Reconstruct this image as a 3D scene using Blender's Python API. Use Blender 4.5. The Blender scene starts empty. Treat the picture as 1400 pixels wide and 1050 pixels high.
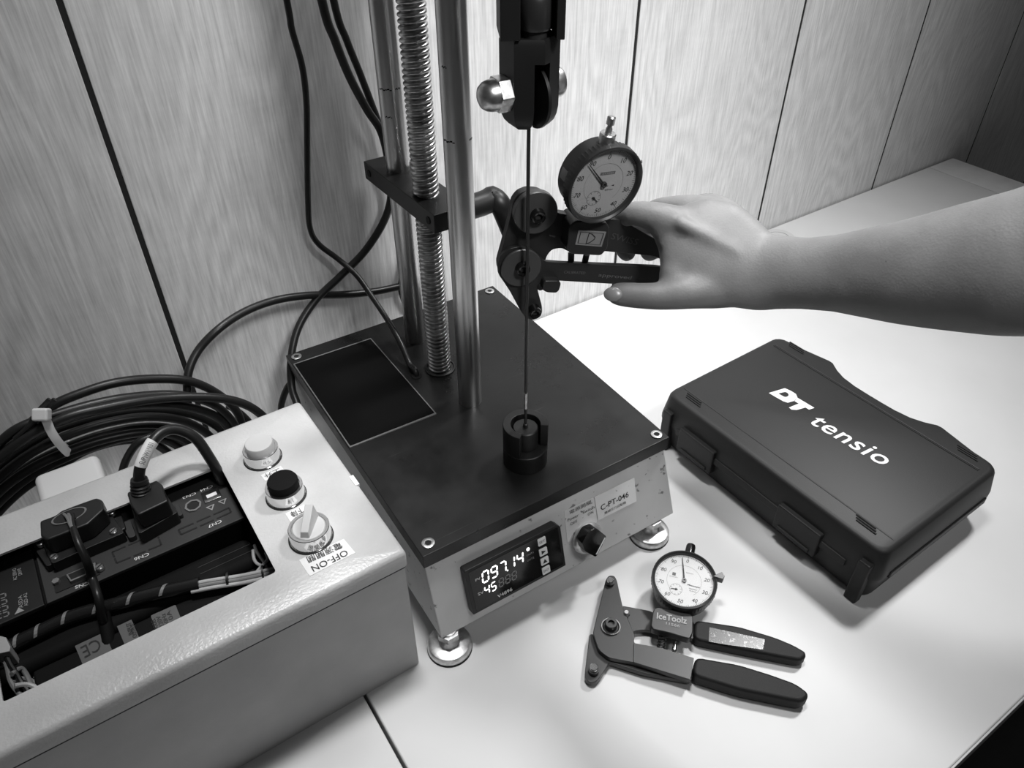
import bpy, bmesh, math, random
from mathutils import Vector, Matrix, Quaternion
import mathutils.noise as mn
random.seed(7)
sc = bpy.context.scene
PI = math.pi

# ---------------------------------------------------------------- camera
CAM_H = 0.59
F_PX, CX, CY = 1050.0, 700.0, 525.0
def cam_axes(pitch, roll, yaw):
    cp, sp = math.cos(pitch), math.sin(pitch)
    fwd = Vector((0, cp, -sp)); right = Vector((1, 0, 0)); up = right.cross(fwd)
    r = math.cos(roll)*right + math.sin(roll)*up
    u = -math.sin(roll)*right + math.cos(roll)*up
    q = Matrix.Rotation(yaw, 3, 'Z')
    return q @ r, q @ u, q @ fwd
RT, UP, FW = cam_axes(math.radians(39.1), math.radians(-0.23), math.radians(-33.76))
CAM = Vector((0, 0, CAM_H))
cd = bpy.data.cameras.new('camera'); cam = bpy.data.objects.new('camera', cd)
sc.collection.objects.link(cam)
cd.sensor_width = 36; cd.lens = 27; cd.clip_start = 0.01; cd.clip_end = 50
cam.matrix_world = Matrix(((RT.x, UP.x, -FW.x, 0), (RT.y, UP.y, -FW.y, 0), (RT.z, UP.z, -FW.z, CAM_H), (0, 0, 0, 1)))
sc.camera = cam

# ---------------------------------------------------------------- world and lights
wd = bpy.data.worlds.new('room'); sc.world = wd; wd.use_nodes = True
wd.node_tree.nodes['Background'].inputs[0].default_value = (0.5, 0.5, 0.5, 1)
wd.node_tree.nodes['Background'].inputs[1].default_value = 0.09
def area(name, loc, aim, sx, sy, power, spread=180):
    l = bpy.data.lights.new(name, 'AREA'); l.shape = 'RECTANGLE'; l.size = sx; l.size_y = sy; l.energy = power
    l.spread = math.radians(spread)
    o = bpy.data.objects.new(name, l); sc.collection.objects.link(o); o.location = loc
    o.rotation_euler = (Vector(aim)-Vector(loc)).to_track_quat('-Z', 'Y').to_euler()
    return o
area('ceiling_tube_light', (1.45, 0.55, 1.85), (0.50, 0.38, 0), 0.22, 0.22, 3.6, 62)
area('ceiling_tube_light', (0.26, 0.50, 1.70), (0.22, 0.42, 0), 0.30, 0.15, 2.35, 60)
area('wall_fill_light', (0.40, -0.50, 1.40), (0.58, 0.68, 0.26), 0.35, 0.25, 2.0, 46)  # added fill from the camera side to brighten the wall, not a room fixture
sc.view_settings.view_transform = 'Standard'
sc.view_settings.look = 'None'
sc.view_settings.gamma = 1
sc.view_settings.use_curve_mapping = False
sc.view_settings.exposure = 0.0

# ---------------------------------------------------------------- picture -> place
def ray(x, y): return (x-CX)/F_PX*RT - (y-CY)/F_PX*UP + FW
def at(x, y, z=0.0):
    d = ray(x, y); return CAM + d*((z-CAM_H)/d.z)
def ony(x, y, yp):
    d = ray(x, y); return CAM + d*(yp/d.y)
def onpl(x, y, P, n):
    d = ray(x, y); return CAM + d*((P-CAM).dot(n)/d.dot(n))
def dep(x, y, d): return CAM + ray(x, y)*d
def pxm(p): return F_PX/((p-CAM).dot(FW))

# ---------------------------------------------------------------- materials
def mat(name, v=0.5, rough=0.5, metal=0.0, spec=0.5, noise=None, bump=None, coat=0.0, emit=None):
    """grey principled material. noise=(scale, amount, stretch) colour variation; bump=(scale, strength, dist)"""
    m = bpy.data.materials.new(name); m.use_nodes = True
    nt = m.node_tree; b = nt.nodes['Principled BSDF']
    b.inputs['Base Color'].default_value = (v, v, v, 1)
    b.inputs['Roughness'].default_value = rough; b.inputs['Metallic'].default_value = metal
    b.inputs['Specular IOR Level'].default_value = spec; b.inputs['Coat Weight'].default_value = coat
    tc = nt.nodes.new('ShaderNodeTexCoord')
    if noise:
        n = nt.nodes.new('ShaderNodeTexNoise'); mp = nt.nodes.new('ShaderNodeMapping')
        mp.inputs['Scale'].default_value = noise[2] if len(noise) > 2 else (1, 1, 1)
        nt.links.new(tc.outputs['Object'], mp.inputs[0]); nt.links.new(mp.outputs[0], n.inputs['Vector'])
        n.inputs['Scale'].default_value = noise[0]; n.inputs['Detail'].default_value = 6
        r = nt.nodes.new('ShaderNodeMapRange')
        r.inputs[1].default_value = 0.3; r.inputs[2].default_value = 0.7
        r.inputs[3].default_value = max(0, v-noise[1]); r.inputs[4].default_value = v+noise[1]
        nt.links.new(n.outputs[0], r.inputs[0]); nt.links.new(r.outputs[0], b.inputs['Base Color'])
    if bump:
        n = nt.nodes.new('ShaderNodeTexNoise'); n.inputs['Scale'].default_value = bump[0]; n.inputs['Detail'].default_value = 3
        nt.links.new(tc.outputs['Object'], n.inputs['Vector'])
        bp = nt.nodes.new('ShaderNodeBump'); bp.inputs['Strength'].default_value = bump[1]; bp.inputs['Distance'].default_value = bump[2]
        nt.links.new(n.outputs[0], bp.inputs['Height']); nt.links.new(bp.outputs[0], b.inputs['Normal'])
    if emit is not None:
        b.inputs['Emission Color'].default_value = (1, 1, 1, 1); b.inputs['Emission Strength'].default_value = emit
    return m

def wood_mat():
    m = bpy.data.materials.new('grey_oak_laminate'); m.use_nodes = True
    nt = m.node_tree; N = nt.nodes.new; L = nt.links.new; b = nt.nodes['Principled BSDF']
    b.inputs['Roughness'].default_value = 0.42; b.inputs['Specular IOR Level'].default_value = 0.35
    tc = N('ShaderNodeTexCoord'); oi = N('ShaderNodeObjectInfo')
    sh = N('ShaderNodeVectorMath'); sh.operation = 'MULTIPLY_ADD'
    cmb = N('ShaderNodeCombineXYZ'); L(oi.outputs['Random'], cmb.inputs[0]); L(oi.outputs['Random'], cmb.inputs[2])
    sh.inputs[1].default_value = (17, 0, 9)
    L(cmb.outputs[0], sh.inputs[0]); L(tc.outputs['Object'], sh.inputs[2])
    # fine streaks running up the board
    mp = N('ShaderNodeMapping'); mp.inputs['Scale'].default_value = (400, 1, 20); L(sh.outputs[0], mp.inputs[0])
    n1 = N('ShaderNodeTexNoise'); n1.inputs['Scale'].default_value = 1; n1.inputs['Detail'].default_value = 4; n1.inputs['Roughness'].default_value = 0.6
    L(mp.outputs[0], n1.inputs['Vector'])
    # cathedral figure: distorted contour lines
    mp2 = N('ShaderNodeMapping'); mp2.inputs['Scale'].default_value = (6, 1, 1.5); L(sh.outputs[0], mp2.inputs[0])
    n2 = N('ShaderNodeTexNoise'); n2.inputs['Scale'].default_value = 1; n2.inputs['Detail'].default_value = 2.5; n2.inputs['Roughness'].default_value = .45
    L(mp2.outputs[0], n2.inputs['Vector'])
    mu = N('ShaderNodeMath'); mu.operation = 'MULTIPLY'; mu.inputs[1].default_value = 190; L(n2.outputs[0], mu.inputs[0])
    sn = N('ShaderNodeMath'); sn.operation = 'SINE'; L(mu.outputs[0], sn.inputs[0])
    # cross flecks
    mp3 = N('ShaderNodeMapping'); mp3.inputs['Scale'].default_value = (26, 1, 110); L(sh.outputs[0], mp3.inputs[0])
    n3 = N('ShaderNodeTexNoise'); n3.inputs['Scale'].default_value = 1; n3.inputs['Detail'].default_value = 3; n3.inputs['Distortion'].default_value = 1.2
    L(mp3.outputs[0], n3.inputs['Vector'])
    n4 = N('ShaderNodeTexNoise'); n4.inputs['Scale'].default_value = 5; L(sh.outputs[0], n4.inputs['Vector'])
    def ma(op, a, bb):
        k = N('ShaderNodeMath'); k.operation = op
        for i, q in enumerate((a, bb)):
            if isinstance(q, (int, float)): k.inputs[i].default_value = q
            else: L(q, k.inputs[i])
        return k.outputs[0]
    s1 = ma('MULTIPLY', ma('SUBTRACT', n1.outputs[0], 0.5), 0.62)
    s2 = ma('MULTIPLY', ma('MULTIPLY', sn.outputs[0], n4.outputs[0]), 0.075)
    s3 = ma('MULTIPLY', ma('SUBTRACT', n3.outputs[0], 0.5), 0.07)
    s4 = ma('MULTIPLY', ma('SUBTRACT', n4.outputs[0], 0.5), 0.14)
    v = ma('ADD', ma('ADD', s1, s2), ma('ADD', s3, s4)); v = ma('ADD', v, 0.69)
    L(v, b.inputs['Base Color'])
    bp = N('ShaderNodeBump'); bp.inputs['Strength'].default_value = 0.25; bp.inputs['Distance'].default_value = 0.0006
    L(v, bp.inputs['Height']); L(bp.outputs[0], b.inputs['Normal'])
    return m

def spot_mat(name, v, dark, scale, thr, rough=0.5, bump=None, soft=0.06, metal=0.0, var=0.1):
    """painted surface with scattered specks of dirt"""
    m = mat(name, v, rough, metal=metal, bump=bump); nt = m.node_tree; b = nt.nodes['Principled BSDF']; L = nt.links.new; N = nt.nodes.new
    tc = N('ShaderNodeTexCoord'); n = N('ShaderNodeTexNoise'); n.inputs['Scale'].default_value = scale; n.inputs['Detail'].default_value = 4
    L(tc.outputs['Object'], n.inputs['Vector'])
    r = N('ShaderNodeMapRange'); r.inputs[1].default_value = thr; r.inputs[2].default_value = thr+soft
    r.inputs[3].default_value = v; r.inputs[4].default_value = dark
    n2 = N('ShaderNodeTexNoise'); n2.inputs['Scale'].default_value = scale*0.12; n2.inputs['Detail'].default_value = 5
    L(tc.outputs['Object'], n2.inputs['Vector'])
    r2 = N('ShaderNodeMapRange'); r2.inputs[1].default_value = 0.3; r2.inputs[2].default_value = 0.7
    r2.inputs[3].default_value = 1-var; r2.inputs[4].default_value = 1+var
    mu = N('ShaderNodeMath'); mu.operation = 'MULTIPLY'
    L(n.outputs[0], r.inputs[0]); L(n2.outputs[0], r2.inputs[0]); L(r.outputs[0], mu.inputs[0]); L(r2.outputs[0], mu.inputs[1])
    L(mu.outputs[0], b.inputs['Base Color'])
    return m

def glass_mat():
    m = bpy.data.materials.new('clear_crystal'); m.use_nodes = True; nt = m.node_tree; N = nt.nodes.new
    nt.nodes.remove(nt.nodes['Principled BSDF']); out = nt.nodes['Material Output']
    t = N('ShaderNodeBsdfTransparent'); g = N('ShaderNodeBsdfGlossy'); g.inputs['Roughness'].default_value = 0.05
    mx = N('ShaderNodeMixShader'); mx.inputs[0].default_value = 0.025
    nt.links.new(t.outputs[0], mx.inputs[1]); nt.links.new(g.outputs[0], mx.inputs[2]); nt.links.new(mx.outputs[0], out.inputs[0])
    return m

M = dict(
    wood=wood_mat(), gap=mat('dark_joint', 0.012, 0.9),
    desk=spot_mat('white_laminate', 0.56, 0.25, 90, 0.78, 0.42, bump=(60, 0.05, 0.001), var=0.03),
    desk_edge=mat('white_edging', 0.48, 0.4), floor=mat('dark_floor', 0.06, 0.7, noise=(8, 0.02)),
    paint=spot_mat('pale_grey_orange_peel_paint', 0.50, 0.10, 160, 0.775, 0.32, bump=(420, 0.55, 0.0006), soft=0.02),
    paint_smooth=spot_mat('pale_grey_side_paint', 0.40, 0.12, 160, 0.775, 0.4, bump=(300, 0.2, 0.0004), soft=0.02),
    body=spot_mat('stained_grey_sheet_metal', 0.52, 0.16, 120, 0.645, 0.38, metal=0.1),
    plate=mat('black_oxide_plate', 0.009, 0.36, spec=0.35, noise=(9, 0.006), bump=(40, 0.05, 0.0005)),
    black=mat('black_plastic', 0.009, 0.45), black_matte=mat('matt_black_plastic', 0.004, 0.75, spec=0.15),
    black_gloss=mat('glossy_black_panel', 0.006, 0.12), cable=mat('black_cable_jacket', 0.011, 0.38, spec=0.4),
    case=mat('textured_black_case_plastic', 0.016, 0.5, spec=0.35, bump=(900, 0.25, 0.0003)),
    sheet=mat('flat_black_sheet', 0.0075, 0.95, spec=0.0), sheet_edge=mat('worn_sheet_edge', 0.13, 0.6),
    steel=mat('brushed_steel', 0.62, 0.30, metal=1.0, noise=(60, 0.12, (1, 1, 0.03))),
    screw=mat('oily_screw_steel', 0.48, 0.32, metal=1.0, noise=(90, 0.2)),
    chrome=mat('bright_chrome', 0.75, 0.15, metal=1.0), zinc=mat('worn_zinc', 0.62, 0.33, metal=1.0, noise=(250, 0.15)),
    dark_steel=mat('dark_blued_steel', 0.028, 0.36, metal=0.3), oxide=mat('black_oxide_fitting', 0.010, 0.42, spec=0.4),
    alu=mat('dark_grey_anodised', 0.028, 0.36, metal=0.3), alu_l=mat('grey_anodised_flange', 0.085, 0.32, metal=0.45),
    grip=mat('black_dipped_rubber', 0.006, 0.6, spec=0.35, bump=(1500, 0.6, 0.0003)),
    white_plastic=mat('white_plastic', 0.62, 0.35), cream=mat('pale_button_plastic', 0.55, 0.35),
    strip=mat('grey_connector_panel', 0.037, 0.55, spec=0.3), label=mat('white_label', 0.76, 0.45), label_grey=mat('dim_grey_label', 0.09, 0.6),
    label_old=spot_mat('aged_clear_label', 0.60, 0.12, 200, 0.64, 0.4), ink=mat('black_ink', 0.012, 0.6), ink_g=mat('grey_ink', 0.10, 0.6),
    white_ink=mat('white_print', 0.75, 0.5), dim_ink=mat('dim_white_print', 0.30, 0.5),
    face=mat('white_dial_face', 0.66, 0.7, spec=0.1), face_g=mat('grey_dial_face', 0.30, 0.6, spec=0.2),
    glass=glass_mat(), led=mat('lit_led_segment', 0.9, 0.5, emit=1.6), led_dim=mat('unlit_led_segment', 0.03, 0.5),
    led_mid=mat('faint_led_segment', 0.08, 0.5, emit=0.05),
    wire_l=mat('grey_wire', 0.17, 0.45), wire_w=mat('white_wire', 0.36, 0.45), tie=mat('white_nylon_tie', 0.6, 0.4),
    wrap=mat('glossy_black_spiral_wrap', 0.012, 0.15), box_in=mat('dark_box_interior', 0.012, 0.7),
    rubber=mat('black_rubber', 0.01, 0.7), worn=spot_mat('torn_clear_sticker', 0.012, 0.32, 420, 0.58, 0.25, soft=0.08),
    nail=mat('fingernail', 0.16, 0.3),
)
def skin_mat():
    m = mat('skin', 0.19, 0.52); nt = m.node_tree; b = nt.nodes['Principled BSDF']; N = nt.nodes.new; L = nt.links.new
    b.inputs['Subsurface Weight'].default_value = 0.15; b.inputs['Subsurface Radius'].default_value = (0.004, 0.004, 0.004); b.inputs['Subsurface Scale'].default_value = 1.0
    tc = N('ShaderNodeTexCoord')
    n = N('ShaderNodeTexNoise'); n.inputs['Scale'].default_value = 28; n.inputs['Detail'].default_value = 5; L(tc.outputs['Object'], n.inputs['Vector'])
    r = N('ShaderNodeMapRange'); r.inputs[1].default_value = .3; r.inputs[2].default_value = .7; r.inputs[3].default_value = 0.165; r.inputs[4].default_value = 0.215
    n2 = N('ShaderNodeTexNoise'); n2.inputs['Scale'].default_value = 130; n2.inputs['Detail'].default_value = 2; L(tc.outputs['Object'], n2.inputs['Vector'])
    r2 = N('ShaderNodeMapRange'); r2.inputs[1].default_value = .765; r2.inputs[2].default_value = .80; r2.inputs[3].default_value = 1; r2.inputs[4].default_value = 0.35
    mu = N('ShaderNodeMath'); mu.operation = 'MULTIPLY'; L(n.outputs[0], r.inputs[0]); L(n2.outputs[0], r2.inputs[0]); L(r.outputs[0], mu.inputs[0]); L(r2.outputs[0], mu.inputs[1])
    L(mu.outputs[0], b.inputs['Base Color'])
    v = N('ShaderNodeTexVoronoi'); v.inputs['Scale'].default_value = 700; L(tc.outputs['Object'], v.inputs['Vector'])
    bp = N('ShaderNodeBump'); bp.inputs['Strength'].default_value = 0.18; bp.inputs['Distance'].default_value = 0.0004
    L(v.outputs[0], bp.inputs['Height'])
    mp = N('ShaderNodeMapping'); mp.inputs['Scale'].default_value = (1, 1, 1); L(tc.outputs['Object'], mp.inputs[0])
    n5 = N('ShaderNodeTexNoise'); n5.inputs['Scale'].default_value = 60; n5.inputs['Detail'].default_value = 4; L(mp.outputs[0], n5.inputs['Vector'])
    bp2 = N('ShaderNodeBump'); bp2.inputs['Strength'].default_value = 0.25; bp2.inputs['Distance'].default_value = 0.0015
    L(n5.outputs[0], bp2.inputs['Height']); L(bp.outputs[0], bp2.inputs['Normal']); L(bp2.outputs[0], b.inputs['Normal'])
    return m
M['skin'] = skin_mat()
def smudge(m, scale, lo, hi, scr=True):
    """handling marks: patches and fine scratches in the gloss"""
    nt = m.node_tree; N = nt.nodes.new; L = nt.links.new; b = nt.nodes['Principled BSDF']
    tc = N('ShaderNodeTexCoord'); n = N('ShaderNodeTexNoise'); n.inputs['Scale'].default_value = scale; n.inputs['Detail'].default_value = 7; n.inputs['Roughness'].default_value = 0.65
    L(tc.outputs['Object'], n.inputs['Vector'])
    r = N('ShaderNodeMapRange'); r.inputs[1].default_value = .35; r.inputs[2].default_value = .68; r.inputs[3].default_value = lo; r.inputs[4].default_value = hi
    L(n.outputs[0], r.inputs[0]); L(r.outputs[0], b.inputs['Roughness'])
    n2 = N('ShaderNodeTexNoise'); n2.inputs['Scale'].default_value = 1; n2.inputs['Detail'].default_value = 3
    mp = N('ShaderNodeMapping'); mp.inputs['Scale'].default_value = (14, 420, 1); mp.inputs['Rotation'].default_value = (0, 0, 0.9)
    L(tc.outputs['Object'], mp.inputs[0]); L(mp.outputs[0], n2.inputs['Vector'])
    r2 = N('ShaderNodeMapRange'); r2.inputs[1].default_value = .70; r2.inputs[2].default_value = .78; r2.inputs[3].default_value = 0; r2.inputs[4].default_value = .045
    L(n2.outputs[0], r2.inputs[0])
    src = b.inputs['Base Color'].links[0].from_socket; ad = N('ShaderNodeMath'); ad.operation = 'ADD'
    L(src, ad.inputs[0]); L(r2.outputs[0], ad.inputs[1]); L(ad.outputs[0], b.inputs['Base Color'])
smudge(M['plate'], 14, 0.24, 0.50)

# ---------------------------------------------------------------- mesh helpers
I4 = Matrix.Identity(4)
def T(*a): return Matrix.Translation(Vector(a[0] if len(a) == 1 else a))
def RX(d): return Matrix.Rotation(math.radians(d), 4, 'X')
def RY(d): return Matrix.Rotation(math.radians(d), 4, 'Y')
def RZ(d): return Matrix.Rotation(math.radians(d), 4, 'Z')
def frame(o, x, y):
    x = Vector(x).normalized(); z = x.cross(Vector(y)).normalized(); y = z.cross(x)
    o = Vector(o)
    return Matrix(((x.x, y.x, z.x, o.x), (x.y, y.y, z.y, o.y), (x.z, y.z, z.z, o.z), (0, 0, 0, 1)))
def along(p, q):
    """frame at p whose Z runs to q"""
    d = (Vector(q)-Vector(p)).normalized(); a = Vector((0, 0, 1)) if abs(d.z) < 0.9 else Vector((1, 0, 0))
    x = a.cross(d).normalized(); return frame(p, x, d.cross(x))
def BM(): return bmesh.new()
def add_poly(bm, vs, fs, m=I4):
    v = [bm.verts.new(m @ Vector(p)) for p in vs]
    out = []
    for f in fs:
        try: out.append(bm.faces.new([v[i] for i in f]))
        except ValueError: pass
    return out
def box(bm, x0, x1, y0, y1, z0, z1, m=I4):
    vs = [(x, y, z) for z in (z0, z1) for y in (y0, y1) for x in (x0, x1)]
    add_poly(bm, vs, [(0, 2, 3, 1), (4, 5, 7, 6), (0, 1, 5, 4), (2, 6, 7, 3), (0, 4, 6, 2), (1, 3, 7, 5)], m)
def prism(bm, pts, z0, z1, m=I4):
    a = sum(pts[i-1][0]*pts[i][1]-pts[i][0]*pts[i-1][1] for i in range(len(pts)))
    if a < 0: pts = pts[::-1]
    n = len(pts)
    vs = [(p[0], p[1], z0) for p in pts]+[(p[0], p[1], z1) for p in pts]
    fs = [tuple(range(n))[::-1], tuple(range(n, 2*n))]+[(i, (i+1) % n, n+(i+1) % n, n+i) for i in range(n)]
    add_poly(bm, vs, fs, m)
def lathe(bm, prof, m=I4, seg=32, a0=0.0, a1=2*PI):
    """prof = [(r, z)...] turned round Z"""
    full = abs(a1-a0-2*PI) < 1e-6; k = seg if full else seg+1
    rings = []
    for r, z in prof:
        if r < 1e-7: rings.append([bm.verts.new(m @ Vector((0, 0, z)))])
        else: rings.append([bm.verts.new(m @ Vector((r*math.cos(a0+(a1-a0)*i/seg), r*math.sin(a0+(a1-a0)*i/seg), z))) for i in range(k)])
    for A, B in zip(rings, rings[1:]):
        for i in range(seg):
            j = (i+1) % k
            q = [A[i % len(A)] if len(A) > 1 else A[0], A[j] if len(A) > 1 else A[0], B[j] if len(B) > 1 else B[0], B[i] if len(B) > 1 else B[0]]
            u = []
            for w in q:
                if w not in u: u.append(w)
            if len(u) > 2:
                try: bm.faces.new(u)
                except ValueError: pass
    if not full:
        for s in (0, -1):
            f = [r[s] for r in rings if len(r) > 1]
            if len(f) > 2:
                try: bm.faces.new(f)
                except ValueError: pass
def cyl(bm, r, z0, z1, m=I4, seg=32, ch=0.0):
    if ch: lathe(bm, [(0, z0), (r-ch, z0), (r, z0+ch), (r, z1-ch), (r-ch, z1), (0, z1)], m, seg)
    else: lathe(bm, [(0, z0), (r, z0), (r, z1), (0, z1)], m, seg)
def ring(bm, r0, r1, z0, z1, m=I4, seg=40):
    lathe(bm, [(r0, z0), (r1, z0), (r1, z1), (r0, z1), (r0, z0)], m, seg)
def smooth_path(P, n=8):
    P = [Vector(p) for p in P]; out = []
    for i in range(len(P)-1):
        a = P[max(i-1, 0)]; b = P[i]; c = P[i+1]; d = P[min(i+2, len(P)-1)]
        for k in range(n):
            t = k/n
            out.append(0.5*((2*b)+(c-a)*t+(2*a-5*b+4*c-d)*t*t+(3*b-a-3*c+d)*t**3))
    out.append(P[-1]); return out
def sweep(bm, P, R, seg=12, flat=None, caps=True, closed=False):
    """tube through points P; R number or list (tuples = two half axes); flat=vector that holds the second axis"""
    n = len(P); rings = []; prev = None
    for i in range(n):
        if closed: t = (P[(i+1) % n]-P[i-1]).normalized()
        else: t = (P[min(i+1, n-1)]-P[max(i-1, 0)]).normalized()
        if flat is not None: x = (flat-t*flat.dot(t)).normalized()
        elif prev is None:
            a = Vector((0, 0, 1)) if abs(t.z) < 0.9 else Vector((1, 0, 0)); x = a.cross(t).normalized()
        else: x = (prev-t*prev.dot(t)).normalized()
        prev = x; y = t.cross(x)
        r = R[i] if isinstance(R, (list, tuple)) else R
        ra, rb = r if isinstance(r, tuple) else (r, r)
        rings.append([bm.verts.new(P[i]+x*ra*math.cos(2*PI*k/seg)+y*rb*math.sin(2*PI*k/seg)) for k in range(seg)])
    pairs = list(zip(rings, rings[1:]))
    if closed: pairs.append((rings[-1], rings[0]))
    for A, B in pairs:
        for k in range(seg): bm.faces.new((A[k], A[(k+1) % seg], B[(k+1) % seg], B[k]))
    if caps and not closed:
        bm.faces.new(rings[0][::-1]); bm.faces.new(rings[-1])
def rounded(w, h, r, seg=5, cx=0, cy=0):
    out = []
    for sx, sy, a in ((1, 1, 0), (-1, 1, 90), (-1, -1, 180), (1, -1, 270)):
        for k in range(seg+1):
            t = math.radians(a+90*k/seg); out.append((cx+sx*(w/2-r)+r*math.cos(t), cy+sy*(h/2-r)+r*math.sin(t)))
    return out
def round_poly(pts, r, seg=3):
    """round every corner of a polygon"""
    n = len(pts); out = []
    for i in range(n):
        p = Vector(pts[i]); a = Vector(pts[i-1])-p; b = Vector(pts[(i+1) % n])-p
        q = min(r, a.length*0.45, b.length*0.45); A = p+a.normalized()*q; B = p+b.normalized()*q
        for k in range(seg+1):
            t = k/seg; v = A*(1-t)**2+p*2*t*(1-t)+B*t*t; out.append((v.x, v.y))
    return out

def obj(name, bm, m, parent=None, F=None, bevel=0.0, bseg=2, angle=35, flat=False, fix=True):
    if fix: bmesh.ops.recalc_face_normals(bm, faces=bm.faces)
    me = bpy.data.meshes.new(name); bm.to_mesh(me); bm.free()
    me.materials.append(M[m] if isinstance(m, str) else m)
    if not flat:
        me.polygons.foreach_set('use_smooth', [True]*len(me.polygons)); me.set_sharp_from_angle(angle=math.radians(angle))
    o = bpy.data.objects.new(name, me); sc.collection.objects.link(o)
    place(o, parent, F)
    if bevel:
        b = o.modifiers.new('bevel', 'BEVEL'); b.width = bevel; b.segments = bseg; b.limit_method = 'ANGLE'; b.angle_limit = math.radians(angle)
        b.harden_normals = True
    return o
ROOTF = {}
def place(o, parent, F):
    if F is not None: o.matrix_basis = F
    W = (F or I4)
    if parent is not None:
        o.parent = parent; o.matrix_parent_inverse = ROOTF[parent.name].inverted()
    ROOTF[o.name] = W.copy()
def thing(name, label, cat, loc, group=None):
    o = bpy.data.objects.new(name, None); sc.collection.objects.link(o); o.location = loc; o.empty_display_size = 0.02
    ROOTF[o.name] = T(loc)
    o['label'] = label; o['category'] = cat
    if group: o['group'] = group
    return o
def tag(o, label, cat=None, group=None):
    o['label'] = label
    if cat: o['category'] = cat
    if group: o['group'] = group
    return o
def struct(o): o['kind'] = 'structure'; return o
def stuff(o): o['kind'] = 'stuff'; return o

def text(name, s, F, size, m, parent=None, width=None, align='CENTER', depth=0.00012, shear=0.0, bold=0.0, spacing=1.0, vcenter=True):
    c = bpy.data.curves.new(name, 'FONT'); c.body = s; c.size = 1.0; c.shear = shear; c.offset = bold
    c.space_character = spacing; c.resolution_u = 3
    tmp = bpy.data.objects.new('tmp_'+name, c); sc.collection.objects.link(tmp)
    dg = bpy.context.evaluated_depsgraph_get(); dg.update()
    me = bpy.data.meshes.new_from_object(tmp.evaluated_get(dg)); bpy.data.objects.remove(tmp); bpy.data.curves.remove(c)
    if not len(me.vertices): return None
    xs = [v.co.x for v in me.vertices]; ys = [v.co.y for v in me.vertices]
    x0, x1, y0, y1 = min(xs), max(xs), min(ys), max(ys)
    sy = size/max(1e-6, (y1-y0)); sx = sy if width is None else width/(x1-x0)
    cy = (y0+y1)/2 if vcenter else y0
    ax = (x0+x1)/2 if align == 'CENTER' else x0
    for v in me.vertices: v.co = Vector(((v.co.x-ax)*sx, (v.co.y-cy)*sy, depth))
    me.materials.clear(); me.materials.append(M[m] if isinstance(m, str) else m)
    me.name = name
    o = bpy.data.objects.new(name, me); sc.collection.objects.link(o); place(o, parent, F); return o
def quad_on(name, corners, n, t, m, parent, r=0.0):
    """thin slab on a plane from four corner points"""
    c = [Vector(p) for p in corners]; o = sum(c, Vector())/4; n = Vector(n).normalized()
    x = (c[1]-c[0]).normalized(); F = frame(o, x, n.cross(x)); Fi = F.inverted()
    pts = [((Fi @ p).x, (Fi @ p).y) for p in c]
    if r: pts = round_poly(pts, r)
    bm = BM(); prism(bm, pts, 0, t)
    return obj(name, bm, m, parent, F), F
def line_text(name, s, a, b, n, m, parent, h=None, lift=0.0004, **k):
    """lettering from point a to point b on a plane with normal n, glyph height h"""
    a = Vector(a); b = Vector(b); n = Vector(n).normalized(); x = (b-a); L = x.length; x.normalize()
    F = frame((a+b)/2+n*lift, x, n.cross(x))
    return text(name, s, F, h, m, parent, width=L, **k)

# ================================================================ SETTING
WY = 0.7027
wall = BM(); box(wall, -1.44, 2.16, WY+0.0012, WY+0.03, -0.75, 1.9)
wall = struct(obj('wall_back', wall, 'gap'))
seams = [-1.434, -1.134, -0.834, -0.534, -0.233, 0.0675, 0.345, 0.645, 0.9405, 1.239, 1.545, 1.845, 2.145]
pb = None
for a, b in zip(seams, seams[1:]):
    g = 0.0024
    w = b-a-2*g
    if a == 0.0675: w = 0.645-0.0675-2*g; b = 0.645
    if a == 0.345: continue
    bm = BM(); box(bm, -w/2, w/2, 0, 0.008, -0.75, 1.9)
    obj('wood_panel', bm, 'wood', wall, T((a+b)/2, WY, 0), bevel=0.0008)
fl = BM(); box(fl, -2, 3, -2, 1.2, -0.78, -0.75); struct(obj('floor', fl, 'floor'))

# desks: white laminate tops standing against the wall
def desk(x0, x1, y0, label):
    t = thing('desk', label, 'desk', ((x0+x1)/2, (y0+WY)/2, -0.75))
    bm = BM(); box(bm, x0, x1, y0, WY-0.003, -0.025, 0); obj('desk_top', bm, 'desk', t, bevel=0.0015)
    bm = BM(); box(bm, x0, x1, y0-0.0016, y0, -0.025, 0); obj('front_edging', bm, 'desk_edge', t, bevel=0.0004)
    for lx in (x0+0.03, x1-0.03):
        for ly in (y0+0.05, WY-0.05):
            bm = BM(); box(bm, lx-0.02, lx+0.02, ly-0.02, ly+0.02, -0.75, -0.025); obj('leg', bm, 'desk_edge', t, bevel=0.002)
    return t
d1 = desk(0.0817, 1.476, 0.038, 'white laminate desk top under the test stand and the black case')
d2 = desk(-1.3, 0.0793, 0.038, 'white laminate desk top under the grey control box, left of the joint')
# right hand desk: worn edge band and cable hole
p0 = at(1303, 217, 0); bm = BM(); box(bm, 1.40, 1.4755, 0.10, 0.697, 0, 0.0006)
obj('edge_tape', bm, mat('greyed_tape', 0.62, 0.5, noise=(30, 0.05)), d1)
hc = at(1064, 325, 0); bm = BM(); ring(bm, 0.017, 0.026, 0, 0.002, T(hc), 32); cyl(bm, 0.017, -0.001, 0.0012, T(hc), 24)
obj('cable_grommet', bm, 'desk_edge', d1, bevel=0.0005)
bm = BM(); prism(bm, [(0.017*math.cos(t), 0.017*math.sin(t)) for t in [math.radians(a) for a in range(100, 261, 20)]], 0.0012, 0.0022, T(hc)); obj('hole', bm, 'gap', d1)

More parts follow.
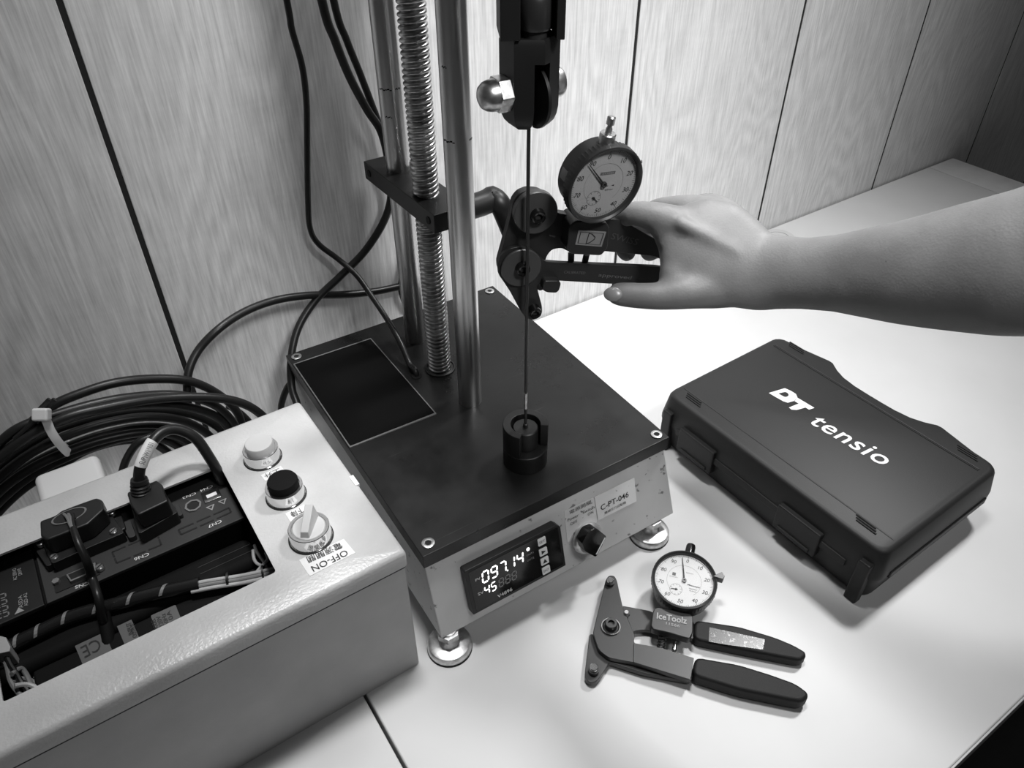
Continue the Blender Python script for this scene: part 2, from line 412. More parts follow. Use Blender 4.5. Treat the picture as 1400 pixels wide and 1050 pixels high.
# ================================================================ TEST STAND
SX, SY0, SY1, SZ = (0.1535, 0.404), 0.346, 0.6525, 0.115
ST = thing('tensile_test_stand', 'dark steel test stand with round columns and lead screw on a stained grey base', 'test stand', (0.279, 0.5, 0))
# plate corners straight from the view, squared up
SF = T(0.279, 0.4993, 0) @ RZ(-1.4)   # local stand frame
HW, HD = 0.1249, 0.1532
bm = BM(); box(bm, -HW, HW, -HD, HD, 0.1005, SZ)
obj('top_plate', bm, 'plate', ST, SF, bevel=0.0007)
# sloping-front body
bm = BM(); yb = HD-0.003; xb = HW-0.0015
tilt = math.tan(math.radians(15))
zb = 0.031
f0 = -HD+0.003; f1 = f0-(0.1005-zb)*tilt
_fn = SF.to_3x3() @ Vector((0, -math.cos(math.radians(15)), math.sin(math.radians(15)))); _fP = SF @ Vector((0, f0, 0.1005))
qa = SF.inverted() @ onpl(605.5, 880.5, _fP, _fn); qb = SF.inverted() @ onpl(921, 696, _fP, _fn); zb = (qa.z+qb.z)/2; f1 = (qa.y+qb.y)/2
print('BODY', qa, qb)
vs = [(qa.x, f1, zb), (qb.x, f1, zb), (xb, yb, zb), (-xb, yb, zb), (-xb, f0, 0.1005), (xb, f0, 0.1005), (xb, yb, 0.1005), (-xb, yb, 0.1005)]
add_poly(bm, vs, [(3, 2, 1, 0), (4, 5, 6, 7), (0, 1, 5, 4), (1, 2, 6, 5), (2, 3, 7, 6), (3, 0, 4, 7)])
obj('base_housing', bm, 'body', ST, SF, bevel=0.0015)
SFi = SF.inverted()
fn = (SF.to_3x3() @ Vector((0, -math.cos(math.radians(15)), math.sin(math.radians(15))))).normalized()
fP = SF @ Vector((0, f0, 0.1005))
def fr(x, y, off=0.0): return onpl(x, y, fP+fn*off, fn)
fx = (SF.to_3x3() @ Vector((1, 0, 0))).normalized(); fy = fn.cross(fx).normalized()
# cap screws at the plate corners
for px, py in ((405.5, 488), (669.5, 398.5), (897.5, 594.5), (585.5, 743)):
    p = at(px, py, SZ)
    s = BM(); lathe(s, [(0.0025, -0.0002), (0.0044, 0.0), (0.0052, 0.0008), (0.0052, 0.0010), (0.0043, 0.0014), (0.0026, 0.0012), (0.0026, -0.0002)], T(p), 28)
    so = obj('cap_screw', s, 'zinc', ST)
    s = BM(); cyl(s, 0.0026, 0, 0.0005, T(p), 6); obj('socket', s, 'gap', so)
# levelling feet
for px, py in ((615, 884.5), (887, 731.5)):
    p = at(px, py, 0)
    s = BM(); lathe(s, [(0, 0), (0.0185, 0), (0.0190, 0.001), (0.0190, 0.0065), (0.0178, 0.0085), (0.0150, 0.0095), (0.009, 0.0100), (0.0065, 0.014), (0.0065, zb+0.001), (0, zb+0.001)], T(p), 40)
    fo = obj('levelling_foot', s, 'zinc', ST)
    s = BM(); cyl(s, 0.0100, zb-0.0075, zb-0.0005, T(p), 6); obj('lock_nut', s, 'zinc', fo, bevel=0.0006)
    s = BM(); ring(s, 0.0175, 0.0194, 0, 0.0012, T(p)); obj('rubber_ring', s, 'rubber', fo)
for lx in (-0.085, 0.085):
    p = SF @ Vector((lx, 0.125, 0))
    s = BM(); lathe(s, [(0, 0), (0.0190, 0), (0.0190, 0.0075), (0.0150, 0.0095), (0.0065, 0.014), (0.0065, zb+0.001), (0, zb+0.001)], T(p), 28)
    obj('levelling_foot', s, 'zinc', ST)
# columns and screw
colL, colR, scr = at(568, 463, SZ), at(643, 547, SZ), at(601.5, 503, SZ)
TOPZ = 0.66
def column(p, r, marks):
    s = BM(); cyl(s, r, SZ, TOPZ, T(p.x, p.y, 0), 48); o = obj('guide_column', s, 'steel', ST)
    for z, a, w in marks:
        k = BM()
        for q in range(6):
            t0 = a+w*q/6; t1 = a+w*(q+1)/6; rr = r+0.00008
            zz = z+0.0005*math.sin(q*2.1); h = 0.0004+0.0003*random.random()
            add_poly(k, [(p.x+rr*math.cos(t0), p.y+rr*math.sin(t0), zz-h), (p.x+rr*math.cos(t1), p.y+rr*math.sin(t1), zz-h), (p.x+rr*math.cos(t1), p.y+rr*math.sin(t1), zz+h), (p.x+rr*math.cos(t0), p.y+rr*math.sin(t0), zz+h)], [(0, 1, 2, 3)])
        obj('pen_mark', k, 'gap', o)
    return o
da = math.atan2(-colR.y, -colR.x)
column(colL, 0.0104, [(0.377, da-0.9, 1.1), (0.354, da-0.6, 0.6), (0.377, da+0.5, 0.5)])
column(colR, 0.0109, [(0.372, da-1.2, 1.0), (0.372, da+0.9, 0.6), (0.425, da-0.9, 0.4)])
s = BM(); pitch = 0.0045; nz = int((TOPZ-SZ)/pitch*11); seg = 40; rows = []
for i in range(nz+1):
    z = SZ+(TOPZ-SZ)*i/nz; row = []
    for k in range(seg):
        ph = ((z/pitch)-(k/seg)) % 1.0
        u = (ph-0.5)*2; b_ = math.sqrt(max(0, 1-(u/0.82)**2)) if abs(u) < 0.82 else 0
        r = 0.0086+0.0027*b_
        a = 2*PI*k/seg; row.append(s.verts.new((scr.x+r*math.cos(a), scr.y+r*math.sin(a), z)))
    rows.append(row)
for A, B in zip(rows, rows[1:]):
    for k in range(seg): s.faces.new((A[k], A[(k+1) % seg], B[(k+1) % seg], B[k]))
s.faces.new(rows[-1])
obj('lead_screw', s, 'screw', ST, angle=80)
s = BM(); lathe(s, [(0.0112, SZ), (0.0152, SZ), (0.0152, SZ+0.0012), (0.0140, SZ+0.0016), (0.0134, SZ+0.0008), (0.0122, SZ+0.0014), (0.0112, SZ+0.0014), (0.0112, SZ)], T(scr.x, scr.y, 0), 40)
obj('screw_collar', s, 'dark_steel', ST)
s = BM(); cyl(s, 0.0052, 0.0003, 0.0006, T(at(570, 514, SZ)), 24); obj('cable_hole', s, 'gap', ST)
# guide bar gripping the rear column and the screw
gy0 = colR.y+0.0205; gy1 = colL.y+0.034; gz0, gz1 = 0.2865, 0.3035
gx0, gx1 = colL.x-0.0185, colL.x+0.0165
s = BM(); box(s, gx0, gx1, gy0, gy1, gz0, gz1); gb = obj('guide_bar', s, 'oxide', ST, bevel=0.0008)
for yy in (gy0+0.010, gy1-0.010): s = BM(); cyl(s, 0.0034, -0.0006, 0.0006, frame((gx0, yy, (gz0+gz1)/2), (0, 1, 0), (0, 0, 1)), 20); obj('bolt_hole', s, 'gap', gb)
# locking lever behind the front column
lz_ = ony(660, 278, 0.552)
s = BM(); P = [Vector((gx1-0.004, 0.552, lz_.z)), lz_, ony(674, 271, 0.552)]+[ony(x, y, 0.545) for x, y in ((683, 278), (689, 291), (700, 318), (712, 350))]
P = smooth_path(P, 4); sweep(s, P, [0.0112]*9+[0.0100]*(len(P)-9), 18); obj('locking_lever', s, 'oxide', ST)
# cross head above the frame, carrying the upper fixture
K = at(718, 628, SZ); kx, ky = K.x, K.y
s = BM(); box(s, 0.225, 0.333, ky-0.03, colL.y+0.03, 0.535, 0.575); obj('cross_head', s, 'oxide', ST, bevel=0.002)
s = BM(); box(s, 0.215, 0.343, colR.y-0.04, colL.y+0.03, TOPZ, TOPZ+0.02); obj('top_yoke', s, 'oxide', ST, bevel=0.002)
# ---- lower cable clamp: slotted cylinder
def arc_pts(r, a0, a1, n): return [(r*math.cos(math.radians(a0+(a1-a0)*i/n)), r*math.sin(math.radians(a0+(a1-a0)*i/n))) for i in range(n+1)]
CZ = 0.157
s = BM(); cyl(s, 0.0192, SZ, 0.1335, T(kx, ky, 0), 48, ch=0.0006)
cl = obj('lower_clamp', s, 'oxide', ST)
s = BM(); prism(s, arc_pts(0.0192, -42, 222, 40)+arc_pts(0.0125, 222, -42, 30), 0.1335, CZ, T(kx, ky, 0)); obj('slotted_collar', s, 'oxide', cl, bevel=0.0006)
s = BM(); cyl(s, 0.0108, 0.1335, 0.1535, T(kx, ky, 0), 36, ch=0.0008); obj('clamp_plug', s, 'black', cl)
s = BM(); cyl(s, 0.0022, 0.1535, 0.1575, T(kx, ky, 0), 16, ch=0.0005); obj('spoke_seat', s, 'dark_steel', cl)
# ---- upper fixture
UF = T(kx, ky, 0) @ RZ(-35)
s = BM(); lay = []
HR = 0.0182
for z, k in ((0.4108, 0.50), (0.4120, 0.70), (0.4148, 0.86), (0.4185, 0.95), (0.4235, 1.0), (0.4625, 1.0), (0.4655, 0.93)):
    lay.append([s.verts.new((HR*k*math.cos(math.radians(60*q)), HR*k*math.sin(math.radians(60*q)), z)) for q in range(6)])
for A, B in zip(lay, lay[1:]):
    for q in range(6): s.faces.new((A[q], A[(q+1) % 6], B[(q+1) % 6], B[q]))
s.faces.new(lay[0][::-1]); s.faces.new(lay[-1])
uo = obj('upper_clamp', s, 'oxide', ST, UF, angle=25)
def carve(o, cutter):
    me = bpy.data.meshes.new('tmp'); bmesh.ops.recalc_face_normals(cutter, faces=cutter.faces); cutter.to_mesh(me); cutter.free()
    c = bpy.data.objects.new('tmp', me); sc.collection.objects.link(c); c.matrix_world = UF
    b = o.modifiers.new('b', 'BOOLEAN'); b.operation = 'DIFFERENCE'; b.object = c; b.solver = 'EXACT'
    bpy.context.view_layer.update(); dg = bpy.context.evaluated_depsgraph_get()
    m2 = bpy.data.meshes.new_from_object(o.evaluated_get(dg)); o.modifiers.remove(b); o.data = m2; bpy.data.objects.remove(c)
    m2.set_sharp_from_angle(angle=math.radians(25))
# slot running out through the front-right corner; cheek disc inside it
SLF = RZ(-60)    # local x = outward through that corner
cut_ = BM(); box(cut_, 0.002, 0.03, -0.0052, 0.0052, 0.4000, 0.4520, SLF); carve(uo, cut_)
s = BM(); prism(s, [(0.0198*math.cos(math.radians(a)), 0.0198*math.sin(math.radians(a))) for a in range(-90, 91, 9)], -0.0012, 0.0012, SLF @ T(0.0, 0.0036, 0.4288) @ RX(90))
obj('cheek_disc', s, 'oxide', uo, UF, bevel=0.0004)
s = BM(); box(s, 0.001, 0.003, -0.0050, 0.0050, 0.4200, 0.4519, SLF); obj('slot_floor', s, 'gap', uo, UF)
# cross bolt: dome nut left, round head right
ax = (UF.to_3x3() @ Vector((math.cos(math.radians(-150)), math.sin(math.radians(-150)), 0))).normalized()
A0 = Vector((kx, ky, 0.4335))+ax*0.0156; B0 = Vector((kx, ky, 0.4345))-ax*0.0156
Fn = along(A0, A0+ax)
s = BM(); cyl(s, 0.0112, 0, 0.0085, Fn, 6); nt_ = obj('dome_nut', s, 'zinc', ST, bevel=0.0007)
s = BM(); lathe(s, [(0.0096, 0.0082), (0.0094, 0.0115), (0.0086, 0.0145), (0.0068, 0.0172), (0.0038, 0.0188), (0, 0.0194)], Fn, 32); obj('dome', s, 'zinc', nt_)
Fb = along(B0, B0-ax)
s = BM(); lathe(s, [(0, 0), (0.0095, 0), (0.0095, 0.004), (0.0085, 0.0065), (0.0055, 0.0080), (0, 0.0082)], Fb, 32); bh = obj('bolt_head', s, 'zinc', ST)
s = BM(); box(s, -0.0009, 0.0009, -0.0065, 0.0065, 0.0068, 0.0086, Fb); obj('slot', s, 'gap', bh)
# fork above, open towards the front, with the threaded spigot inside
Z0 = 0.4655
s = BM(); box(s, -0.0185, 0.0185, 0.006, 0.0165, Z0, 0.54); box(s, -0.0185, -0.0070, -0.0165, 0.006, Z0, 0.54)
box(s, 0.0135, 0.0185, -0.0165, 0.006, Z0, 0.54); obj('upper_fork', s, 'oxide', ST, UF @ RZ(6), bevel=0.0006)
s = BM(); lathe(s, [(0, 0.460), (0.0072, 0.460), (0.0072, 0.4690), (0.0088, 0.4695), (0.0098, 0.4715), (0.0098, 0.4850), (0.0090, 0.4870), (0, 0.4870)], UF @ T(0.003, -0.006, 0), 32)
obj('spigot', s, 'dark_steel', ST)
# ---- black sheet covering the rear-left of the plate
sh = [at(401, 498.5, SZ), at(507, 463, SZ), at(597, 566.5, SZ), at(478.5, 613, SZ)]
q, _ = quad_on('cover_sheet', sh, (0, 0, 1), 0.0010, 'sheet_edge', ST, r=0.001)
c4 = sum(sh, Vector())/4
q2, _ = quad_on('sheet_face', [c4+(p-c4)*0.975+Vector((0, 0, 0.001)) for p in sh], (0, 0, 1), 0.0002, 'sheet', q, r=0.001)
# ---- panel meter
mf = T(fr(700, 777)) ; mc = (fr(646, 841, 0.008)+fr(636, 780, 0.008)+fr(766, 715.7, 0.008)+fr(773.7, 774, 0.008))/4
MF = frame(mc, fx, fy)
mw = ((fr(773.7, 774, 0.008)-fr(646, 841, 0.008)).length+(fr(766, 715.7, .008)-fr(636, 780, .008)).length)/2
mh = ((fr(636, 780, 0.008)-fr(646, 841, 0.008)).length+(fr(766, 715.7, .008)-fr(773.7, 774, .008)).length)/2
s = BM(); prism(s, [(-mw/2, -mh/2), (mw/2, -mh/2), (mw/2, mh/2-0.004), (mw/2-0.004, mh/2), (-mw/2+0.001, mh/2), (-mw/2, mh/2-0.001)], -0.010, 0)
mo = obj('panel_meter', s, 'black', ST, MF, bevel=0.0010)
s = BM(); box(s, -mw/2+0.003, mw/2-0.003, -mh/2+0.003, mh/2-0.003, 0, 0.0003); obj('display_window', s, 'black_gloss', mo, MF)
def seg7(name, digits, x, y, h, m_on, parent, F, dots=()):
    w = h*0.52; t = h*0.13; bm_on = BM(); used = 0
    S = {'0': 'abcdef', '1': 'bc', '2': 'abged', '3': 'abgcd', '4': 'fgbc', '5': 'afgcd', '6': 'afgedc', '7': 'abc', '8': 'abcdefg', '9': 'abfgcd'}
    for i, ch in enumerate(digits):
        ox = x+i*h*0.80
        for sg in S.get(ch, ''):
            hz = {'a': h, 'g': h/2, 'd': 0}; vt = {'f': (0, h/2), 'e': (0, 0), 'b': (w, h/2), 'c': (w, 0)}
            if sg in hz: q = [(t*.3, hz[sg]), (t*0.8, hz[sg]+t/2), (w-t*.8, hz[sg]+t/2), (w-t*.3, hz[sg]), (w-t*.8, hz[sg]-t/2), (t*.8, hz[sg]-t/2)]
            else:
                vx, vy = vt[sg]; q = [(vx, vy+t*.3), (vx+t/2, vy+t*.8), (vx+t/2, vy+h/2-t*.8), (vx, vy+h/2-t*.3), (vx-t/2, vy+h/2-t*.8), (vx-t/2, vy+t*.8)]
            q = [(ox+a+b*0.12, y+b) for a, b in q]
            prism(bm_on, q, 0, 0.0002)
        if i in dots: prism(bm_on, rounded(t, t, t*.3, 2, ox+w+t*1.1, y), 0, 0.0002)
    return obj(name, bm_on, m_on, parent, F, flat=True)
MT = MF @ T(0, 0, 0.0004)
MFi = MF.inverted()
def ml(x, y): p = MFi @ fr(x, y, 0.008); return p.x, p.y
x0, y0 = ml(660, 797)
h1 = 0.0105
seg7('reading_digits', '09714', x0, y0, h1, 'led', mo, MT, dots=(2,))
x1, y1 = ml(663, 813)
seg7('setpoint_digits', '45', x1, y1, 0.0080, 'led', mo, MT)
seg7('faint_digits', '888', x1+0.0080*0.8*2+0.001, y1, 0.0080, 'led_mid', mo, MT)
for i, (px, py, tx) in enumerate(((740, 739.5, 'SET'), (742, 753.5, ''), (744, 766, ''), (746, 778.5, 'ENT'))):
    a, b = ml(px, py); s = BM(); prism(s, rounded(0.0078, 0.0072, 0.0008, 3, a, b), 0, 0.0008); k = obj('key', s, 'label', mo, MT)
    Fk = MT @ T(a, b, 0.0009)
    if tx: text('lettering', tx, Fk, 0.0025, 'ink', k, width=0.0058)
    else:
        s = BM(); q = [(-0.0020, -0.0020), (-0.0020, 0.0020), (0.0024, 0)] if i == 1 else [(-0.0022, -0.0018), (0.0022, -0.0018), (0, 0.0022)]
        prism(s, q, 0, 0.0001); obj('arrow', s, 'ink', k, Fk)
for tx, px, py, w, hh in (('PV', 653, 791.5, 0.0045, 0.0026), ('SV', 657, 810.5, 0.0055, 0.0028), ('V4896', 690, 810, 0.0145, 0.0034), ('OUT1', 724, 757, 0.007, 0.0018), ('OUT2', 725, 764, 0.007, 0.0018)):
    a, b = ml(px, py); text('lettering', tx, MT @ T(a, b, 0), hh, 'white_ink' if len(tx) != 4 else 'dim_ink', mo, width=w)
a, b = ml(721.5, 750.5); s = BM(); cyl(s, 0.0016, 0, 0.0003, MT @ T(a, b, 0), 16); obj('indicator_lamp', s, 'led', mo)
# ---- power switch
def plane_quad(nm, pix, m, parent, t=0.0003, off=0.0, r=0.0):
    return quad_on(nm, [fr(x, y, off) for x, y in pix], fn, t, m, parent, r)
lo, _ = plane_quad('switch_legend', [(775.5, 742), (771, 699), (811.5, 680), (816.5, 716)], 'label_old', ST, 0.0004, 0.0, 0.0015)
for tx, a, b, hh in (('電源開關', (778, 700.5), (807.5, 687.5), 0.0040), ('Power', (775.5, 711), (790.5, 704.5), 0.0030), ('Switch', (796, 700.5), (812, 692.5), 0.0032), ('OFF', (779, 716.5), (788.5, 712), 0.0030), ('ON', (803, 703), (810.5, 700), 0.0030)):
    A, B = fr(*a), fr(*b); line_text('lettering', tx, A, A+fx*(B-A).dot(fx), fn, 'ink', lo, h=hh, lift=0.0006)
kc = fr(801, 734); KF = frame(kc, fx, fy)
s = BM(); lathe(s, [(0, 0), (0.0152, 0), (0.0155, 0.001), (0.0150, 0.0035), (0.0135, 0.0060), (0.0122, 0.0075), (0.0108, 0.0078), (0.0104, 0.0060), (0, 0.0060)], KF, 48)
kb = obj('power_switch', s, 'chrome', ST)
kb.data.materials[0] = mat('satin_aluminium', 0.62, 0.36, metal=0.9)
s = BM(); cyl(s, 0.0100, 0.006, 0.0135, KF, 36, ch=0.0006)
tp4 = [KF.inverted() @ fr(x, y, 0.0195) for x, y in ((804, 727), (815, 722), (829.5, 733.5), (815, 762), (800, 754), (796, 742))]
prism(s, round_poly([(p.x, p.y) for p in tp4], 0.0022), 0.0100, 0.0195, KF)
ko = obj('switch_knob', s, 'black_gloss', kb, bevel=0.0004)
s = BM(); a, b = fr(827.3, 735, 0.0197), fr(815.3, 758, 0.0197); d = (b-a).normalized(); w_ = fn.cross(d)*0.0007
add_poly(s, [a-w_, b-w_, b+w_, a+w_], [(0, 1, 2, 3)]); obj('pointer_line', s, 'white_ink', ko, flat=True)
# ---- asset sticker
ao, _ = plane_quad('asset_sticker', [(817.5, 711), (812.5, 679.5), (867, 653), (870, 685)], 'label', ST, 0.0004, 0.0003)
ao.data.materials[0] = spot_mat('spotted_label', 0.70, 0.2, 170, 0.68, 0.4)
A, B = fr(820.5, 694), fr(858.5, 676.5); line_text('lettering', 'C-PT-046', A, A+fx*(B-A).dot(fx), fn, 'ink', ao, h=0.0060, lift=0.0009, bold=0.01)
A, B = fr(825.5, 701), fr(855, 688); line_text('lettering', '機械拉力試驗機', A, A+fx*(B-A).dot(fx), fn, 'ink', ao, h=0.0030, lift=0.0009)

# ---- the spoke under test
SP = thing('spoke', 'thin black spoke stretched upright between the two clamps of the stand', 'spoke', (kx, ky, CZ))
s = BM(); sweep(s, [Vector((kx, ky, 0.1576)), Vector((kx, ky, 0.4125))], 0.00125, 12); obj('spoke_wire', s, 'dark_steel', SP)
s = BM(); sweep(s, [Vector((kx, ky, 0.1740)), Vector((kx, ky, 0.1905))], 0.00150, 12); obj('pale_band', s, 'zinc', SP)

# ================================================================ GREY CONTROL BOX
BX0, BX1, BY0, BY1, BZ = -0.262, 0.1330, 0.3365, 0.540, 0.1480
CB = thing('control_box', 'pale grey painted metal control box with three round controls and open top', 'control box', ((BX0+BX1)/2, (BY0+BY1)/2, 0))
OX0, OX1, OY0, OY1 = -0.1235, 0.0485, 0.3715, 0.4975
LZ = BZ-0.016
# lid: rounded tray with a rectangular opening
s = BM(); r = 0.0035
def rr(x0, x1, y0, y1, r, n=3):
    return rounded(x1-x0, y1-y0, r, n, (x0+x1)/2, (y0+y1)/2)
loops = [(rr(BX0, BX1, BY0, BY1, 0.003), LZ), (rr(BX0, BX1, BY0, BY1, 0.003), BZ-0.004), (rr(BX0+0.0012, BX1-0.0012, BY0+0.0012, BY1-0.0012, 0.003), BZ-0.0012), (rr(BX0+0.004, BX1-0.004, BY0+0.004, BY1-0.004, 0.003), BZ), (rr(OX0, OX1, OY0, OY1, 0.002), BZ), (rr(OX0, OX1, OY0, OY1, 0.002), BZ-0.0018), (rr(BX0+0.0015, BX1-0.0015, BY0+0.0015, BY1-0.0015, 0.003), BZ-0.006), (rr(BX0+0.0015, BX1-0.0015, BY0+0.0015, BY1-0.0015, 0.003), LZ)]
R_ = [[s.verts.new((x, y, z)) for x, y in p] for p, z in loops]
for A, B in zip(R_, R_[1:]+R_[:1]):
    n = len(A)
    for i in range(n): s.faces.new((A[i], A[(i+1) % n], B[(i+1) % n], B[i]))
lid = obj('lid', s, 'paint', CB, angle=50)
s = BM(); gi = 0.0014
loops = [(rr(BX0+gi, BX1-gi, BY0+gi, BY1-gi, 0.003), 0), (rr(BX0+gi, BX1-gi, BY0+gi, BY1-gi, 0.003), LZ-0.0022), (rr(BX0+0.003, BX1-0.003, BY0+0.003, BY1-0.003, 0.002), LZ-0.0022), (rr(BX0+0.003, BX1-0.003, BY0+0.003, BY1-0.003, 0.002), 0.003)]
R_ = [[s.verts.new((x, y, z)) for x, y in p] for p, z in loops]
for A, B in zip(R_, R_[1:]):
    n = len(A)
    for i in range(n): s.faces.new((A[i], A[(i+1) % n], B[(i+1) % n], B[i]))
s.faces.new(R_[0][::-1]); s.faces.new(R_[-1])
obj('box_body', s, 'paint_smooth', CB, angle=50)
s = BM(); prism(s, rr(BX0+0.0007, BX1-0.0007, BY0+0.0007, BY1-0.0007, 0.003), LZ-0.0022, LZ-0.0001)
for f in [f for f in s.faces if abs(f.normal.z) > 0.9 or len(f.verts) > 4]: s.faces.remove(f)
obj('lid_gap_shade', s, 'rubber', CB, angle=50)  # dark strip added to blacken the gap under the lid, shade as colour
# controls
def collar(p, R, h):
    s = BM(); lathe(s, [(0, 0), (R*1.03, 0), (R*1.03, 0.0008), (R, 0.0012), (R*0.95, h*0.7), (R*0.93, h), (R*0.86, h), (R*0.83, h-0.0012), (0, h-0.0012)], T(p), 48)
    o = obj('collar', s, 'chrome', None); return o
def button(px, py, R, h, kind, label):
    p = at(px, py, BZ)
    t = None
    s = BM(); lathe(s, [(0, 0), (R*1.03, 0), (R*1.03, 0.0008), (R, 0.0012), (R*0.985, h*0.7), (R*0.975, h-0.0004), (R*0.95, h), (R*0.84, h), (R*0.82, h-0.0012), (0, h-0.0012)], T(p), 48)
    o = obj(kind, s, 'chrome', CB); o['label'] = label
    s = BM(); ring(s, R*1.02, R*1.08, 0, 0.0006, T(p), 40); obj('gasket', s, 'rubber', o)
    return o, p
b1, p = button(359.5, 626, 0.0143, 0.0112, 'push_button', 'pale push button in a chrome collar')
s = BM(); lathe(s, [(0, 0.006), (0.0113, 0.006), (0.0113, 0.0162), (0.0106, 0.0175), (0.009, 0.0179), (0, 0.0173)], T(p), 40); obj('button_cap', s, 'cream', b1)
b2, p = button(391.5, 677.5, 0.0145, 0.0112, 'push_button', 'black push button in a chrome collar')
s = BM(); lathe(s, [(0, 0.006), (0.0116, 0.006), (0.0116, 0.0162), (0.0109, 0.0175), (0.009, 0.0179), (0, 0.0170)], T(p), 40); obj('button_cap', s, 'black_matte', b2)
b3, p = button(425.5, 734.5, 0.0152, 0.0118, 'selector_switch', 'pale selector switch in a chrome collar')
s = BM(); cyl(s, 0.0120, 0.006, 0.0118, T(p), 40, ch=0.0006); SW = T(p) @ RZ(54)
hv = [(-0.0108, -0.0034, 0.011), (0.0112, -0.0050, 0.011), (0.0112, 0.0050, 0.011), (-0.0108, 0.0034, 0.011), (-0.0092, -0.0028, 0.0165), (0.0104, -0.0030, 0.0245), (0.0104, 0.0030, 0.0245), (-0.0092, 0.0028, 0.0165)]
add_poly(s, hv, [(3, 2, 1, 0), (4, 5, 6, 7), (0, 1, 5, 4), (1, 2, 6, 5), (2, 3, 7, 6), (3, 0, 4, 7)], SW)
obj('selector_handle', s, 'cream', b3, bevel=0.0008)
# labels on the lid
def tl(nm, pix, tx, base, h, hh=None, m='label'):
    o, _ = quad_on(nm, [at(x, y, BZ) for x, y in pix], (0, 0, 1), 0.0003, m, CB)
    for (t, a, b, h_) in tx: line_text('lettering', t, at(*a, BZ), at(*b, BZ), (0, 0, 1), 'ink', o, h=h_, lift=0.0006)
    return o
tl('off_on_sticker', [(409, 766), (470, 737), (486, 756), (423.5, 788)], [('OFF-ON', (475, 755.5), (427, 779), 0.0056), ('電源開關', (467, 745.5), (420.5, 766.5), 0.0062)], 0, 0)
tl('button_sticker', [(356.5, 650), (384, 637), (390, 644.5), (363, 658)], [('上升', (383, 643), (362, 652), 0.0050)], 0, 0)
tl('button_sticker', [(390, 702.5), (416, 690), (424, 700), (397, 713.5)], [('下降', (415, 697), (398, 705), 0.0062)], 0, 0)
s = BM(); box(s, BX1-0.0032, BX1+0.0003, at(488, 655, BZ).y-0.006, at(488, 655, BZ).y+0.006, BZ-0.003, BZ+0.0002); obj('edge_label', s, 'label', lid, bevel=0.0002)

# ---- servo drive inside the box
DZ = 0.131
DR = thing('servo_drive', 'black servo drive lying inside the grey control box, connector panel upward', 'servo drive', (-0.035, 0.47, 0.01))
def dz(x, y, z=DZ): return at(x, y, z)
e0, e1, e2, e3 = dz(74, 822), dz(334, 706), dz(302, 659), dz(40, 770)
dy0 = (e0.y+e1.y)/2; dx1 = e1.x-0.001
s = BM(); box(s, -0.25, dx1, dy0+0.0015, 0.529, 0.02, DZ-0.0015); obj('drive_housing', s, 'black_matte', DR, bevel=0.003)
s = BM(); box(s, -0.25, dx1-0.001, dy0-0.030, dy0, 0.02, DZ-0.018); obj('drive_side', s, 'black_matte', DR, bevel=0.008, bseg=4)
s = BM(); box(s, -0.093, dx1+0.0005, dy0, 0.508, DZ-0.003, DZ); pn = obj('connector_panel', s, 'strip', DR, bevel=0.0006)
s = BM(); box(s, -0.2, -0.0945, dy0-0.001, 0.508, DZ-0.003, DZ+0.0008); dp_ = obj('display_panel', s, 'black', DR, bevel=0.0008)
for yy in (dy0-0.012, dy0-0.019):
    s = BM(); box(s, 0.004, 0.045, yy-0.0002, yy+0.0002, DZ-0.0181, DZ-0.0177); obj('moulding_line', s, 'strip', DR)
UPZ = Vector((0, 0, 1))
def dash_frame(px, nm):
    c = [dz(*q) for q in px]; s = BM()
    for i in range(4):
        a, b = c[i], c[(i+1) % 4]; n = 3 if (b-a).length > 0.02 else 2
        for k in range(n):
            p = a.lerp(b, (k+0.06 if k else 0)/n); q = a.lerp(b, (k+0.88 if k < n-1 else n)/n)
            d = (q-p).normalized(); w = Vector((-d.y, d.x, 0))*0.0007
            prism(s, [(v.x, v.y) for v in (p-w, q-w, q+w, p+w)], DZ, DZ+0.0003)
    return obj(nm, s, 'gap', pn)
dash_frame([(153.5, 755), (214.5, 729), (220.5, 745), (159.5, 770)], 'knockout_outline')
dash_frame([(244, 724.5), (313, 694.5), (316, 700.5), (247.5, 731)], 'knockout_outline')
def dt(tx, a, b, h, m='white_ink', z=DZ, par=None): return line_text('lettering', tx, at(*a, z), at(*b, z), UPZ, m, par or pn, h=h, lift=0.0006)
dt('CN6', (204, 758), (184, 766), 0.0030); dt('CN7', (303, 713), (285, 721), 0.0030)
dt('CN4', (291, 665), (274, 672), 0.0026); dt('CN3', (268, 675), (250, 682), 0.0026)
dt('CN5', (122, 798), (103, 804), 0.0028)
s = BM(); prism(s, round_poly([(v.x, v.y) for v in (dz(275, 676), dz(298.5, 667.5), dz(304, 680), dz(281, 689.5))], 0.001), DZ, DZ+0.0015); u = obj('usb_socket', s, 'chrome', pn, bevel=0.0003)
c_ = dz(290, 678.5); s = BM(); box(s, c_.x-0.004, c_.x+0.004, c_.y-0.0018, c_.y+0.0018, DZ+0.0012, DZ+0.0018); obj('socket_tongue', s, 'label', u)
c_ = dz(264.5, 692); s = BM(); ring(s, 0.0050, 0.0066, DZ, DZ+0.0012, T(c_.x, c_.y, 0), 8); obj('round_socket', s, 'wire_l', pn)
s = BM(); cyl(s, 0.0050, DZ, DZ+0.0004, T(c_.x, c_.y, 0), 8); obj('socket_hole', s, 'gap', pn)
